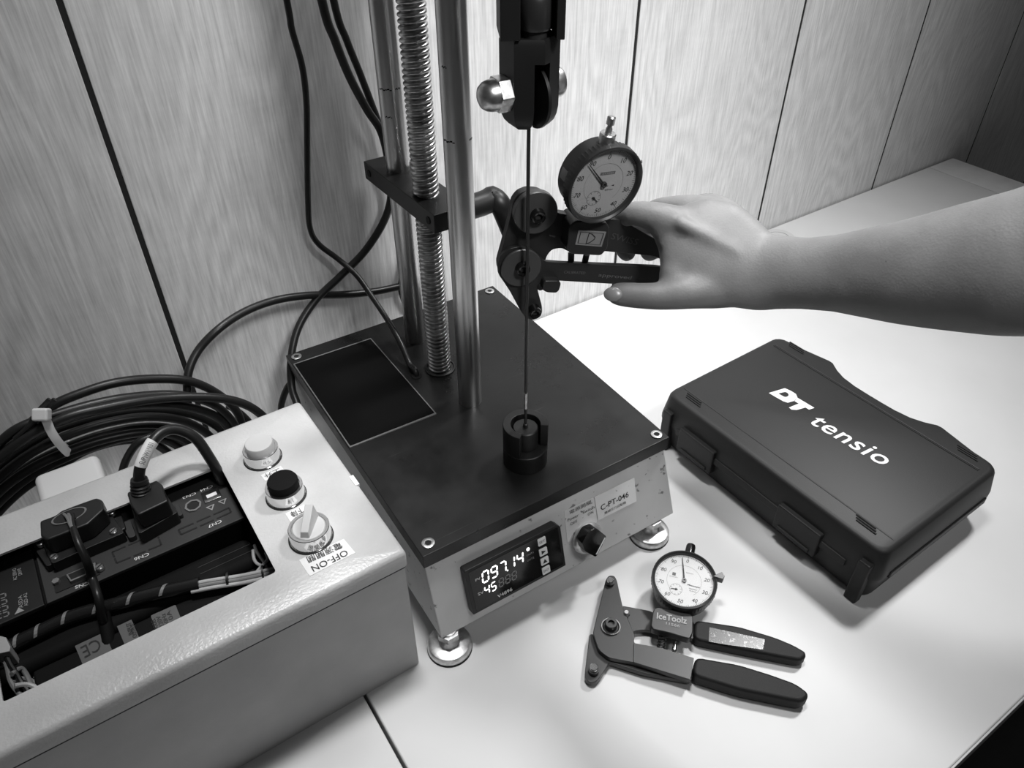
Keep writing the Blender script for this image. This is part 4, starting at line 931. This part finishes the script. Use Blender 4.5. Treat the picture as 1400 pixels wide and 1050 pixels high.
# ================================================================ DIAL
def dial(F, R, parent, face, inkm, pos=dict()):
    """dial indicator whose face centre is at F, face looking along +Z"""
    t = 0.020
    s = BM(); lathe(s, [(0, -t), (R*0.86, -t), (R*0.90, -t+0.0015), (R*0.90, -0.006), (R*0.93, -0.0055), (R*0.93, -0.003), (0, -0.003)], F, 56)
    ho = obj('dial_housing', s, 'dark_steel', parent)
    s = BM(); n = 120; rg = []
    prof = [(R*0.93, -0.0065), (R, -0.0060), (R, 0.0008), (R*0.985, 0.0022), (R*0.945, 0.0026), (R*0.90, 0.0014), (R*0.885, -0.001), (R*0.885, -0.003)]
    for j, (r, z) in enumerate(prof):
        rg.append([s.verts.new(F @ Vector(((r-(0.0005 if (i % 2 and j in (1, 2)) else 0))*math.cos(2*PI*i/n), (r-(0.0005 if (i % 2 and j in (1, 2)) else 0))*math.sin(2*PI*i/n), z))) for i in range(n)])
    for A, B in zip(rg, rg[1:]):
        for i in range(n): s.faces.new((A[i], A[(i+1) % n], B[(i+1) % n], B[i]))
    be = obj('bezel', s, 'dark_steel', ho)
    s = BM(); cyl(s, R*0.885, -0.003, -0.0014, F, 56); fo = obj('dial_face', s, face, ho)
    z = -0.0013
    s = BM(); q = R*0.87
    for i in range(100):
        a = 2*PI*i/100; L = 0.0028 if i % 10 == 0 else (0.0022 if i % 5 == 0 else 0.0015); w = 0.00010 if i % 5 else 0.00016
        d = Vector((math.sin(a), math.cos(a), 0)); e = Vector((d.y, -d.x, 0))*w; o_ = Vector((0, 0, z))
        add_poly(s, [d*(q-L)-e+o_, d*(q-L)+e+o_, d*q+e+o_, d*q-e+o_], [(0, 1, 2, 3)], F)
    stuff(obj('graduations', s, inkm, fo, flat=True))
    for i, v in enumerate(('0', '10', '20', '30', '40', '50', '60', '70', '80', '90')):
        a = 2*PI*i/10; rr_ = R*0.70
        text('numeral', v, F @ T(rr_*math.sin(a), rr_*math.cos(a), z), 0.0034, inkm, fo, shear=0.15)
    s = BM(); lathe(s, [(R*0.52, z), (R*0.526, z)], F, 56, a0=math.radians(-50), a1=math.radians(225)); obj('inner_arc', s, 'ink_g', fo, flat=True)
    ca = (-0.0035*R/0.0285, -0.0100*R/0.0285)
    C2 = F @ T(ca[0]-0.002, ca[1], 0)
    s = BM(); lathe(s, [(0.0052, z), (0.0054, z)], C2, 32)
    for i in range(10):
        a = 2*PI*i/10; d = Vector((math.sin(a), math.cos(a), 0)); e = Vector((d.y, -d.x, 0))*0.00012; o_ = Vector((0, 0, z))
        add_poly(s, [d*0.0038-e+o_, d*0.0038+e+o_, d*0.0052+e+o_, d*0.0052-e+o_], [(0, 1, 2, 3)], C2)
    obj('small_scale', s, inkm, fo, flat=True)
    s = BM(); a = math.radians(pos.get('small', 250)); d = Vector((math.sin(a), math.cos(a), 0)); e = Vector((d.y, -d.x, 0))
    prism(s, [(v.x, v.y) for v in (-d*0.0015-e*0.0005, -d*0.0015+e*0.0005, d*0.0045+e*0.00015, d*0.0045-e*0.00015)], z+0.0002, z+0.0004, C2); cyl(s, 0.0009, z, z+0.0006, C2, 16)
    obj('small_needle', s, 'ink', fo)
    s = BM(); a = math.radians(pos.get('needle', 0)); d = Vector((math.sin(a), math.cos(a), 0)); e = Vector((d.y, -d.x, 0))
    prism(s, [(v.x, v.y) for v in (d*0.001-e*0.0007, d*0.001+e*0.0007, d*(R*0.80)+e*0.00018, d*(R*0.80)-e*0.00018)], -0.0004, -0.0001, F)
    obj('needle', s, 'ink', fo)
    s = BM(); ring(s, 0.0008, 0.0020, z, 0.0002, F, 24); obj('needle_hub', s, 'wire_l' if face == 'face' else 'strip', fo)
    s = BM(); cyl(s, R*0.90, 0.0004, 0.0008, F, 56); obj('crystal', s, 'glass', ho)
    return ho, fo, z

# ================================================================ FLAT TENSION GAUGE ON THE DESK
TG = thing('desk_tension_gauge', 'plier-type spoke tension gauge with white dial lying on the desk', 'tension gauge', at(880, 880, 0))
def P2(px, z): return [(at(x, y, z).x, at(x, y, z).y) for x, y in px]
def plate_px(nm, px, z0, z1, m, parent, r=0.003, bev=0.0008):
    s = BM(); prism(s, round_poly(P2(px, z1), r), z0, z1); return obj(nm, s, m, parent, bevel=bev)
zA0, zA1, zB0, zB1 = 0.0085, 0.0135, 0.0030, 0.0080
plate_px('lower_jaw_plate', [(806, 866), (815, 868), (900, 900), (950, 915), (945, 932), (880, 920), (833, 905), (822, 924), (815, 932), (806, 933), (799, 926), (800, 915)], zB0, zB1, 'alu', TG)
ua = plate_px('upper_arm', [(835, 826), (852, 828), (890, 835), (900, 842), (949, 849), (949, 874), (922, 870), (884, 861), (868, 862), (861, 869), (858, 880), (830, 880)], 0.0045, zA0, 'alu', TG)
la = plate_px('lower_arm', [(828, 793), (832, 786.5), (840, 786.5), (843.5, 793), (851, 828), (868, 868), (866, 879), (905, 886), (949, 899.5), (944, 930), (868, 906), (832, 899), (818, 888), (810.5, 865)], zA0, zA1, 'alu', TG)
bp_ = plate_px('bend_plate', [(866.5, 879), (905, 886), (949, 899.5), (944, 929), (866, 905)], zA1, zA1+0.0012, 'alu', la, 0.001, 0.0003)
def grip(nm, px, z0, z1):
    pts = round_poly(P2(px, z1-0.002), 0.006, 4); s = BM(); cxm = sum(p[0] for p in pts)/len(pts); cym = sum(p[1] for p in pts)/len(pts)
    prism(s, pts, z0, z1); return obj(nm, s, 'grip', TG, bevel=0.0032, bseg=4)
g1 = grip('handle_grip', [(949, 848), (1010, 857), (1060, 872), (1086, 883), (1101, 892), (1102, 898), (1095, 904), (1076, 901), (1010, 888), (948, 875)], 0.0008, 0.0125)
g2 = grip('handle_grip', [(950, 898.5), (1010, 909), (1055, 923), (1088, 935), (1104, 947), (1105, 954), (1096, 961), (1078, 958), (1010, 944), (946, 924)], 0.0012, 0.0150)
plate_px('worn_sticker', [(970, 857.5), (1046, 874), (1043, 888), (990, 881), (969, 877)], 0.0125, 0.0127, 'worn', g1, 0.0002, 0)
z = zA1
c_ = at(835, 857.5, z); s = BM(); lathe(s, [(0, 0), (0.0083, 0), (0.0083, 0.0012), (0.0070, 0.0018), (0.0062, 0.0010), (0, 0.0010)], T(c_), 36); pv = obj('pivot_washer', s, 'alu', TG)
s = BM(); ring(s, 0.0074, 0.0083, 0.0011, 0.0016, T(c_)); obj('washer_edge', s, 'chrome', pv)
s = BM(); lathe(s, [(0.0028, 0.004), (0.0028, 0.0066), (0.0048, 0.0066), (0.0054, 0.006), (0.0054, 0.001), (0, 0.001)], T(c_), 32); cyl(s, 0.0028, 0.003, 0.0042, T(c_), 6); obj('pivot_bolt', s, 'black', TG)
for px, py, zz, rr_, hh in ((834.5, 792.5, zA1, 0.0031, 0.0060), (812, 911.5, zB1, 0.0035, 0.0080)):
    c_ = at(px, py, zz+hh); s = BM(); cyl(s, rr_*1.25, -hh, -hh*0.45, T(c_), 24); k = obj('roller_base', s, 'black', TG)
    s = BM(); cyl(s, rr_, -hh*0.45, 0, T(c_), 28, ch=0.0005); obj('roller_pin', s, 'chrome', k)
c_ = at(856.5, 836.5, zA1+0.002); s = BM(); cyl(s, 0.0022, -0.006, 0, T(c_), 20, ch=0.0004); obj('stop_screw', s, 'chrome', TG)
c_ = at(856.5, 840, zB1); s = BM(); cyl(s, 0.003, -0.001, 0.003, T(c_), 16); obj('stop_nut', s, 'black', TG)
# dial block
zC = 0.0225
blk = plate_px('dial_block', [(892, 836), (895, 831), (900, 829.5), (943, 838.5), (948, 842), (947.5, 865), (943, 873), (938, 872), (915, 865), (893, 860), (889.5, 855)], 0.0145, zC, 'alu', TG, 0.002, 0.0012)
A, B = at(898, 842, zC), at(939, 849.5, zC)
line_text('lettering', 'IceToolz', A, B, UPZ, 'dim_ink', blk, h=0.0062, lift=0.0004, bold=0.02)
line_text('lettering', '11566', at(910.5, 852.5, zC), at(929, 856.5, zC), UPZ, 'dim_ink', blk, h=0.0027, lift=0.0004)
# spring and plunger between block and lower arm
a, b = at(907, 866, 0.0125), at(903, 888, 0.0115); s = BM(); F_ = along(a, b); L = (b-a).length; P = [F_ @ Vector((0.0031*math.cos(t*0.5), 0.0031*math.sin(t*0.5), L*t/70)) for t in range(71)]
sweep(s, P, 0.0007, 6); obj('return_spring', s, 'black', TG)
a, b = at(925, 866, 0.0135), at(921.5, 892, 0.0125); s = BM(); F_ = along(a, b); L = (b-a).length
lathe(s, [(0, 0), (0.0026, 0), (0.0026, L*0.2), (0.0014, L*0.22), (0.0015, L*0.7), (0.0022, L*0.75), (0.0022, L*0.92), (0, L)], F_, 20); obj('plunger', s, 'chrome', TG)
# the dial itself, tipped a little towards the viewer
dc = at(935.5, 793, 0.031)
u_ = (at(941, 765, 0.031)-at(931, 820, 0.031)); u_.z = 0; u_.normalize()
xr = u_.cross(UPZ).normalized()
DF_ = frame(dc, xr, u_) @ RX(9)
ho, fo, zf = dial(DF_, 0.0285, TG, 'face', 'ink', dict(needle=-13, small=265))
text('lettering', 'Mitutoyo', DF_ @ T(0.0088, -0.0030, zf), 0.0017, 'ink', fo, width=0.0105, bold=0.02)
text('lettering', '0.01mm', DF_ @ T(0.0035, 0.0085, zf), 0.0011, 'ink_g', fo, width=0.006)
text('lettering', 'SHOCK PROOF', DF_ @ T(0.0088, -0.0060, zf), 0.0010, 'ink_g', fo, width=0.007)
text('lettering', 'No.2046S', DF_ @ T(0.0088, -0.0080, zf), 0.0010, 'ink_g', fo, width=0.006)
text('lettering', 'JEWELED', DF_ @ T(-0.0095, 0.0012, zf), 0.0010, 'ink_g', fo, width=0.007)
s = BM(); prism(s, rounded(0.003, 0.003, 0.0002, 2), zf-0.0002, zf, DF_ @ T(-0.0095, 0.0042, 0)); obj('emblem', s, 'ink_g', fo)
s = BM(); lathe(s, [(0, R0) if False else (0, 0), (0.0044, 0), (0.0044, 0.0120), (0.0038, 0.0140), (0, 0.0140)], DF_ @ T(0.0005, 0.0255, -0.0055) @ RX(-90), 28); obj('stem_cap', s, 'black_gloss', ho)
s = BM(); prism(s, [(0.0228, 0.0086), (0.0300, 0.0150), (0.0330, 0.0115), (0.0320, 0.0080)], -0.004, 0.0038, DF_); obj('limit_marker', s, 'alu_l', ho, bevel=0.0004)
s = BM(); cyl(s, 0.004, -0.022, 0, DF_ @ T(0, -0.020, -0.010) @ RX(90) @ T(0, 0, 0), 20) if False else box(s, -0.006, 0.006, -0.032, -0.018, -0.018, -0.008, DF_); obj('dial_neck', s, 'dark_steel', TG, bevel=0.001)

# ================================================================ HELD TENSION GAUGE ON THE SPOKE
al = math.radians(15); rh = Vector((RT.x, RT.y, 0)).normalized(); fh = Vector((FW.x, FW.y, 0)).normalized()
gu = rh*math.cos(al)+fh*math.sin(al); gn = Vector((gu.y, -gu.x, 0)).normalized()   # gn points to the viewer
gv = Vector((0, 0, 1)); G0 = Vector((kx, ky, 0.30))-gn*0.0075
GF = frame(G0, gu, gv)          # z axis = gu x gv
if GF.to_3x3().col[2].dot(gn) < 0: GF = frame(G0, gu, gv)
GI = GF.inverted()
HG = thing('held_tension_gauge', 'dark grey spoke tension gauge with grey dial held on the upright spoke', 'tension gauge', G0)
def gp(x, y, off=0.0):
    q = GI @ onpl(x, y, G0+gn*off, gn); return (q.x, q.y)
def gplate(nm, px, z0, z1, m, parent=None, r=0.003, bev=0.0008):
    s = BM(); prism(s, round_poly([gp(x, y, z1) for x, y in px], r), z0, z1); return obj(nm, s, m, parent or HG, GF, bevel=bev)
ga = gplate('upper_arm', [(699, 292), (701, 276), (709, 265), (722, 259.5), (738, 261), (750, 268), (757, 279), (761, 291), (785, 295), (850, 301), (905, 332), (945, 350), (945, 372), (893, 350), (825, 343.5), (777, 344), (768, 339), (755, 341), (748, 349), (744, 362), (736, 372), (700, 372), (682, 372), (681, 360), (688, 335)], -0.011, -0.004, 'alu', r=0.0025)
gb_ = gplate('lower_arm', [(680.5, 362), (684, 350), (696, 340), (712, 337), (727, 341), (737, 350), (745, 357.5), (762, 359), (897, 364.5), (945, 372), (945, 392), (890, 390), (840, 388.5), (765, 384), (748, 383.5), (738, 388), (735, 396), (741, 418), (741.5, 428), (737, 435), (728, 438), (718, 434), (711, 424), (697, 398), (689, 386), (682, 376)], -0.0035, 0.0, 'alu', r=0.002)
def gcyl(nm, x, y, r, z0, z1, m, parent, ch=0.0006, seg=40):
    q = gp(x, y, z1); s = BM(); cyl(s, r, z0, z1, T(q[0], q[1], 0), seg, ch=ch); return obj(nm, s, m, parent, GF)
for (x, y, R, bx, by) in ((733, 292, 0.0158, 737, 297.5), (713, 367, 0.0152, 716, 369.5)):
    f_ = gcyl('roller_flange', x, y, R, 0.0 if y > 300 else -0.004, 0.0022, 'alu_l', HG)
    q = gp(bx, by, 0.006); s = BM(); lathe(s, [(0.0026, 0.004), (0.0026, 0.0062), (0.0040, 0.0066), (0.0050, 0.0060), (0.0054, 0.0020), (0, 0.0020)], T(q[0], q[1], 0), 32); bo = obj('roller_bolt', s, 'black_gloss', f_, GF)
    s = BM(); cyl(s, 0.0026, 0.003, 0.0045, T(q[0], q[1], 0), 6); obj('socket', s, 'gap', bo, GF)
q = gp(732.5, 429, 0.006); s = BM(); lathe(s, [(0.0024, 0.004), (0.0024, 0.0062), (0.0038, 0.0066), (0.0046, 0.0060), (0.0050, 0.0), (0, 0.0)], T(q[0], q[1], 0), 32); bo = obj('roller_bolt', s, 'black_gloss', HG, GF)
s = BM(); cyl(s, 0.0024, 0.003, 0.0045, T(q[0], q[1], 0), 6); obj('socket', s, 'gap', bo, GF)
gplate('lock_knob', [(743, 387), (746, 384), (764, 384), (767.5, 388), (765, 397), (761, 401), (748, 400.5), (742, 397)], -0.004, 0.006, 'alu', r=0.0015, bev=0.001)
gcyl('knob_stem', 740, 393, 0.003, -0.008, 0.001, 'black', HG)
gk = gplate('dial_block', [(788, 302), (830, 305), (834, 312), (831, 340), (822, 350), (781, 348), (773.5, 340), (776, 335), (778, 310)], -0.012, 0.010, 'alu', r=0.002, bev=0.0012)
gs_ = gplate('block_sticker', [(791, 314.5), (829, 317), (822.5, 337.5), (786.5, 334.5)], 0.010, 0.0103, 'wire_l', gk, r=0.0002, bev=0)
s = BM(); q = [gp(x, y, 0.0103) for x, y in ((793.5, 316.8), (826, 319), (820.5, 335.2), (789.5, 332.5))]
c2 = Vector((sum(p[0] for p in q)/4, sum(p[1] for p in q)/4)); inn = [c2+(Vector(p)-c2)*0.93 for p in q]
for i in range(4): j = (i+1) % 4; add_poly(s, [(q[i][0], q[i][1], 0.0104), (q[j][0], q[j][1], 0.0104), (inn[j].x, inn[j].y, 0.0104), (inn[i].x, inn[i].y, 0.0104)], [(0, 1, 2, 3)])
obj('sticker_border', s, 'ink', gs_, GF, flat=True)
dirx = Vector(gp(826, 328, .0103))-Vector(gp(790, 326, .0103)); ang = math.atan2(dirx.y, dirx.x)
cq = gp(807, 326, 0.0103)
s = BM(); dl = [(-0.0022, -0.0042), (-0.0020, 0.0042), (0.0006, 0.0036), (0.0034, 0.0014), (0.0032, -0.0004), (0.0006, -0.0030), (-0.0022, -0.0042)]
FD = GF @ T(cq[0], cq[1], 0.0104) @ Matrix.Rotation(ang, 4, 'Z')
P = [FD @ Vector((a, b, 0.0001)) for a, b in dl]; sweep(s, P, 0.00030, 6); obj('hand_drawn_letter', s, 'ink', gs_)
for (x, y, x2, y2) in ((781, 346, 780.5, 361), (802, 348, 799, 361)):
    a = GF @ Vector((*gp(x, y, -0.005), -0.005)); b = GF @ Vector((*gp(x2, y2, -0.005), -0.005)); s = BM(); sweep(s, [a, b], 0.0024, 14); obj('plunger', s, 'black', HG)
def gtext(tx, a, b, off, h, m, par):
    A = GF @ Vector((*gp(*a, off), off)); B = GF @ Vector((*gp(*b, off), off)); line_text('lettering', tx, A, B, gn, m, par, h=h, lift=0.0003)
gtext('CALIBRATED', (771, 371.5), (800, 373), 0.0, 0.0022, 'ink_g', gb_)
gtext('approved', (818, 376), (863, 380), 0.0, 0.0040, 'ink_g', gb_)
gtext('SWISS', (836, 322), (872, 331), -0.004, 0.0050, 'alu_l', ga)
gtext('tensio', (751, 321), (759, 323), -0.004, 0.0016, 'dim_ink', ga)
off = 0.018
dcp = gp(826.5, 253, off); DG = GF @ T(dcp[0], dcp[1], off) @ RZ(-5) @ RY(10) @ RX(6)
ho, fo, zf = dial(DG, 0.0285, HG, 'face_g', 'ink', dict(needle=-43, small=130))
s = BM(); prism(s, rounded(0.0115, 0.0022, 0.0002, 2), zf-0.0001, zf, DG @ T(0.0015, 0.0078, 0)); bx_ = obj('maker_bar', s, 'ink_g', fo)
text('lettering', 'DT SWISS', DG @ T(0.0015, 0.0078, zf+0.0001), 0.0012, 'face_g', bx_, width=0.0085)
text('lettering', '0.01mm', DG @ T(0.0052, -0.0045, zf), 0.0012, 'ink', fo, width=0.006)
for sx in (0.0035, 0.0075):
    s = BM(); prism(s, [(-0.0011, 0.0006), (-0.0011, -0.0006), (0.0009, 0)] if sx < 0.005 else [(0.0011, 0.0006), (0.0011, -0.0006), (-0.0009, 0)], zf-0.0001, zf, DG @ T(sx, -0.0018, 0)); obj('arrow', s, 'ink', fo)
s = BM(); lathe(s, [(0, 0), (0.0055, 0), (0.0055, 0.0058), (0.0050, 0.0064), (0.0022, 0.0064), (0.0022, 0.0095), (0.0016, 0.0105), (0.0016, 0.012), (0.0028, 0.0125), (0.0028, 0.0170), (0.0020, 0.0178), (0, 0.0178)], DG @ T(0, 0.0262, -0.009) @ RX(-90), 28); obj('lifting_stem', s, 'zinc', ho)
s = BM(); prism(s, [(0.0205, 0.0125), (0.0255, 0.0155), (0.0262, 0.0135)], -0.0008, 0.0002, DG); obj('limit_marker', s, 'wire_l', ho)
cb = DG @ Matrix.Rotation(math.radians(200), 4, 'Z'); s = BM()
for k in range(5):
    a0 = math.radians(163+k*3.4); a1 = math.radians(163+(k+1)*3.4); rr_ = 0.0285*0.905
    add_poly(s, [(rr_*math.cos(a0), rr_*math.sin(a0), -0.0165), (rr_*math.cos(a1), rr_*math.sin(a1), -0.0165), (rr_*math.cos(a1), rr_*math.sin(a1), -0.0085), (rr_*math.cos(a0), rr_*math.sin(a0), -0.0085)], [(0, 1, 2, 3)], DG)
obj('side_sticker', s, 'wire_l', ho)

# ================================================================ HAND AND FOREARM
PR = thing('person', "right hand and bare forearm reaching in from the right, gripping the held gauge", 'person', dep(1050, 372, 0.55))
s = BM()
def tube_px(pts, sub=5, seg=20, ratio=0.8, flat=None):
    """pts: (x, ytop/ybot centre y, half height px, depth, ratio)"""
    C = [dep(x, y, d) for x, y, h, d, *r in pts]
    Q = smooth_path(C, sub); n = len(Q); R = []
    for i in range(n):
        t = i/sub; k = min(int(t), len(pts)-2); f = t-k
        h0 = pts[k][2]*pts[k][3]/F_PX; h1 = pts[k+1][2]*pts[k+1][3]/F_PX
        r0 = pts[k][4] if len(pts[k]) > 4 else ratio; r1 = pts[k+1][4] if len(pts[k+1]) > 4 else ratio
        f2 = f; h = h0+(h1-h0)*f2; r = r0+(r1-r0)*f2; R.append((h, h*r))
    sweep(s, Q, R, seg, flat=flat if flat is not None else UP)
    # round the end
def ball(p, r, sc_=(1, 1, 1), F=I4):
    pr = [(r*math.sin(PI*i/12), -r*math.cos(PI*i/12)) for i in range(13)]; pr[0] = (0, -r); pr[-1] = (0, r)
    lathe(s, pr, T(p) @ F @ Matrix.Diagonal((*sc_, 1)), 20)
D0 = 0.572   # depth of the handles where the hand closes on them
arm = [(1720, 300, 175, 0.385, 0.85), (1560, 335, 140, 0.405, 0.85), (1400, 359, 102, 0.43, 0.82), (1320, 366.5, 89, 0.45, 0.8), (1250, 371.5, 75, 0.47, 0.78), (1190, 373, 62.5, 0.49, 0.76), (1143, 373.5, 53, 0.505, 0.72), (1100, 374, 49, 0.52, 0.7), (1066, 372.5, 51, 0.533, 0.66), (1035, 371, 54, 0.542, 0.6), (1005, 358, 64, 0.546, 0.5), (978, 345, 72, 0.548, 0.42), (950, 338, 68, 0.550, 0.38), (925, 335, 54, 0.553, 0.36)]
tube_px(arm, 6, 32)
ball(dep(1718, 300, 0.385), 0.060, (0.6, 1, 1), frame((0, 0, 0), RT-UP*0.2-FW*0.3, UP))
E_ = [(905, 300, 20, 0.560)]
def finger(pts, sub=5):
    tube_px([(x, y, h, d, 1.0) for x, y, h, d in pts], sub, 16, 1.0)
    x, y, h, d = pts[-1]; ball(dep(x, y, d), h*d/F_PX)
    x, y, h, d = pts[0]; ball(dep(x, y, d), h*d/F_PX)
finger([(970, 318, 30, 0.560), (935, 308, 25, 0.553), (908, 298, 20.5, 0.549), (882, 293, 18.5, 0.553), (858, 293, 16.5, 0.563), (844, 306, 14.5, 0.582), (847, 326, 14, 0.598), (857, 345, 14, 0.602)])
finger([(990, 300, 24, 0.562), (955, 286, 20, 0.564), (922, 284, 17, 0.574), (894, 289, 16, 0.590), (882, 306, 15, 0.606), (888, 345, 14, 0.612)])
finger([(1000, 296, 20, 0.562), (975, 281, 17, 0.570), (948, 284, 16, 0.590), (925, 300, 15, 0.612), (914, 322, 14, 0.622), (912, 346, 13, 0.616)])
finger([(1008, 308, 18, 0.562), (990, 296, 15, 0.578), (968, 302, 14, 0.598), (948, 318, 13, 0.614), (938, 336, 12, 0.620), (935, 352, 11, 0.612)])
for x, y, h, d in ((940, 352, 36, 0.562), (928, 352, 27, 0.557), (918, 326, 23, 0.556), (904, 308, 19, 0.553), (924, 376, 24, 0.555)): ball(dep(x, y, d), h*d/F_PX)
finger([(1015, 386, 34, 0.556), (975, 391, 32, 0.552), (940, 398, 25.5, 0.548), (908, 404.5, 20, 0.550), (878, 404.5, 18.5, 0.555), (858, 403, 18, 0.559), (845, 402, 16.5, 0.561)])
# tendon relief on the back of the hand
for a, b in (((925, 302, 0.5395), (1010, 345, 0.5330)), ((958, 287, 0.5450), (1020, 340, 0.5340))):
    Q = smooth_path([dep(*a), dep((a[0]+b[0])/2, (a[1]+b[1])/2, (a[2]+b[2])/2-0.0005), dep(*b)], 5); sweep(s, Q, 0.0050, 12)
bmesh.ops.recalc_face_normals(s, faces=s.faces)
me = bpy.data.meshes.new('hand_and_forearm'); s.to_mesh(me); s.free()
ho_ = bpy.data.objects.new('hand_and_forearm', me); sc.collection.objects.link(ho_)
rm = ho_.modifiers.new('remesh', 'REMESH'); rm.mode = 'VOXEL'; rm.voxel_size = 0.0019; rm.use_smooth_shade = True
sm = ho_.modifiers.new('smooth', 'CORRECTIVE_SMOOTH') if False else ho_.modifiers.new('smooth', 'SMOOTH'); sm.factor = 0.5; sm.iterations = 26
bpy.context.view_layer.update(); dg = bpy.context.evaluated_depsgraph_get()
m2 = bpy.data.meshes.new_from_object(ho_.evaluated_get(dg)); bpy.data.objects.remove(ho_)
m2.name = 'hand_and_forearm'; m2.materials.clear(); m2.materials.append(M['skin'])
m2.polygons.foreach_set('use_smooth', [True]*len(m2.polygons))
hd = bpy.data.objects.new('hand_and_forearm', m2); sc.collection.objects.link(hd); place(hd, PR, None)
# thumb nail
nc = dep(838, 402, 0.5490); s = BM(); lathe(s, [(0.0058, -0.0012), (0.0056, -0.0002), (0.0045, 0.0005), (0.0025, 0.0009), (0, 0.0010)], frame(nc, RT*0.9-UP*0.1+FW*0.3, UP) @ RY(-25) @ Matrix.Diagonal((1.15, 0.9, 1, 1)), 24); obj('thumb_nail', s, 'nail', PR)
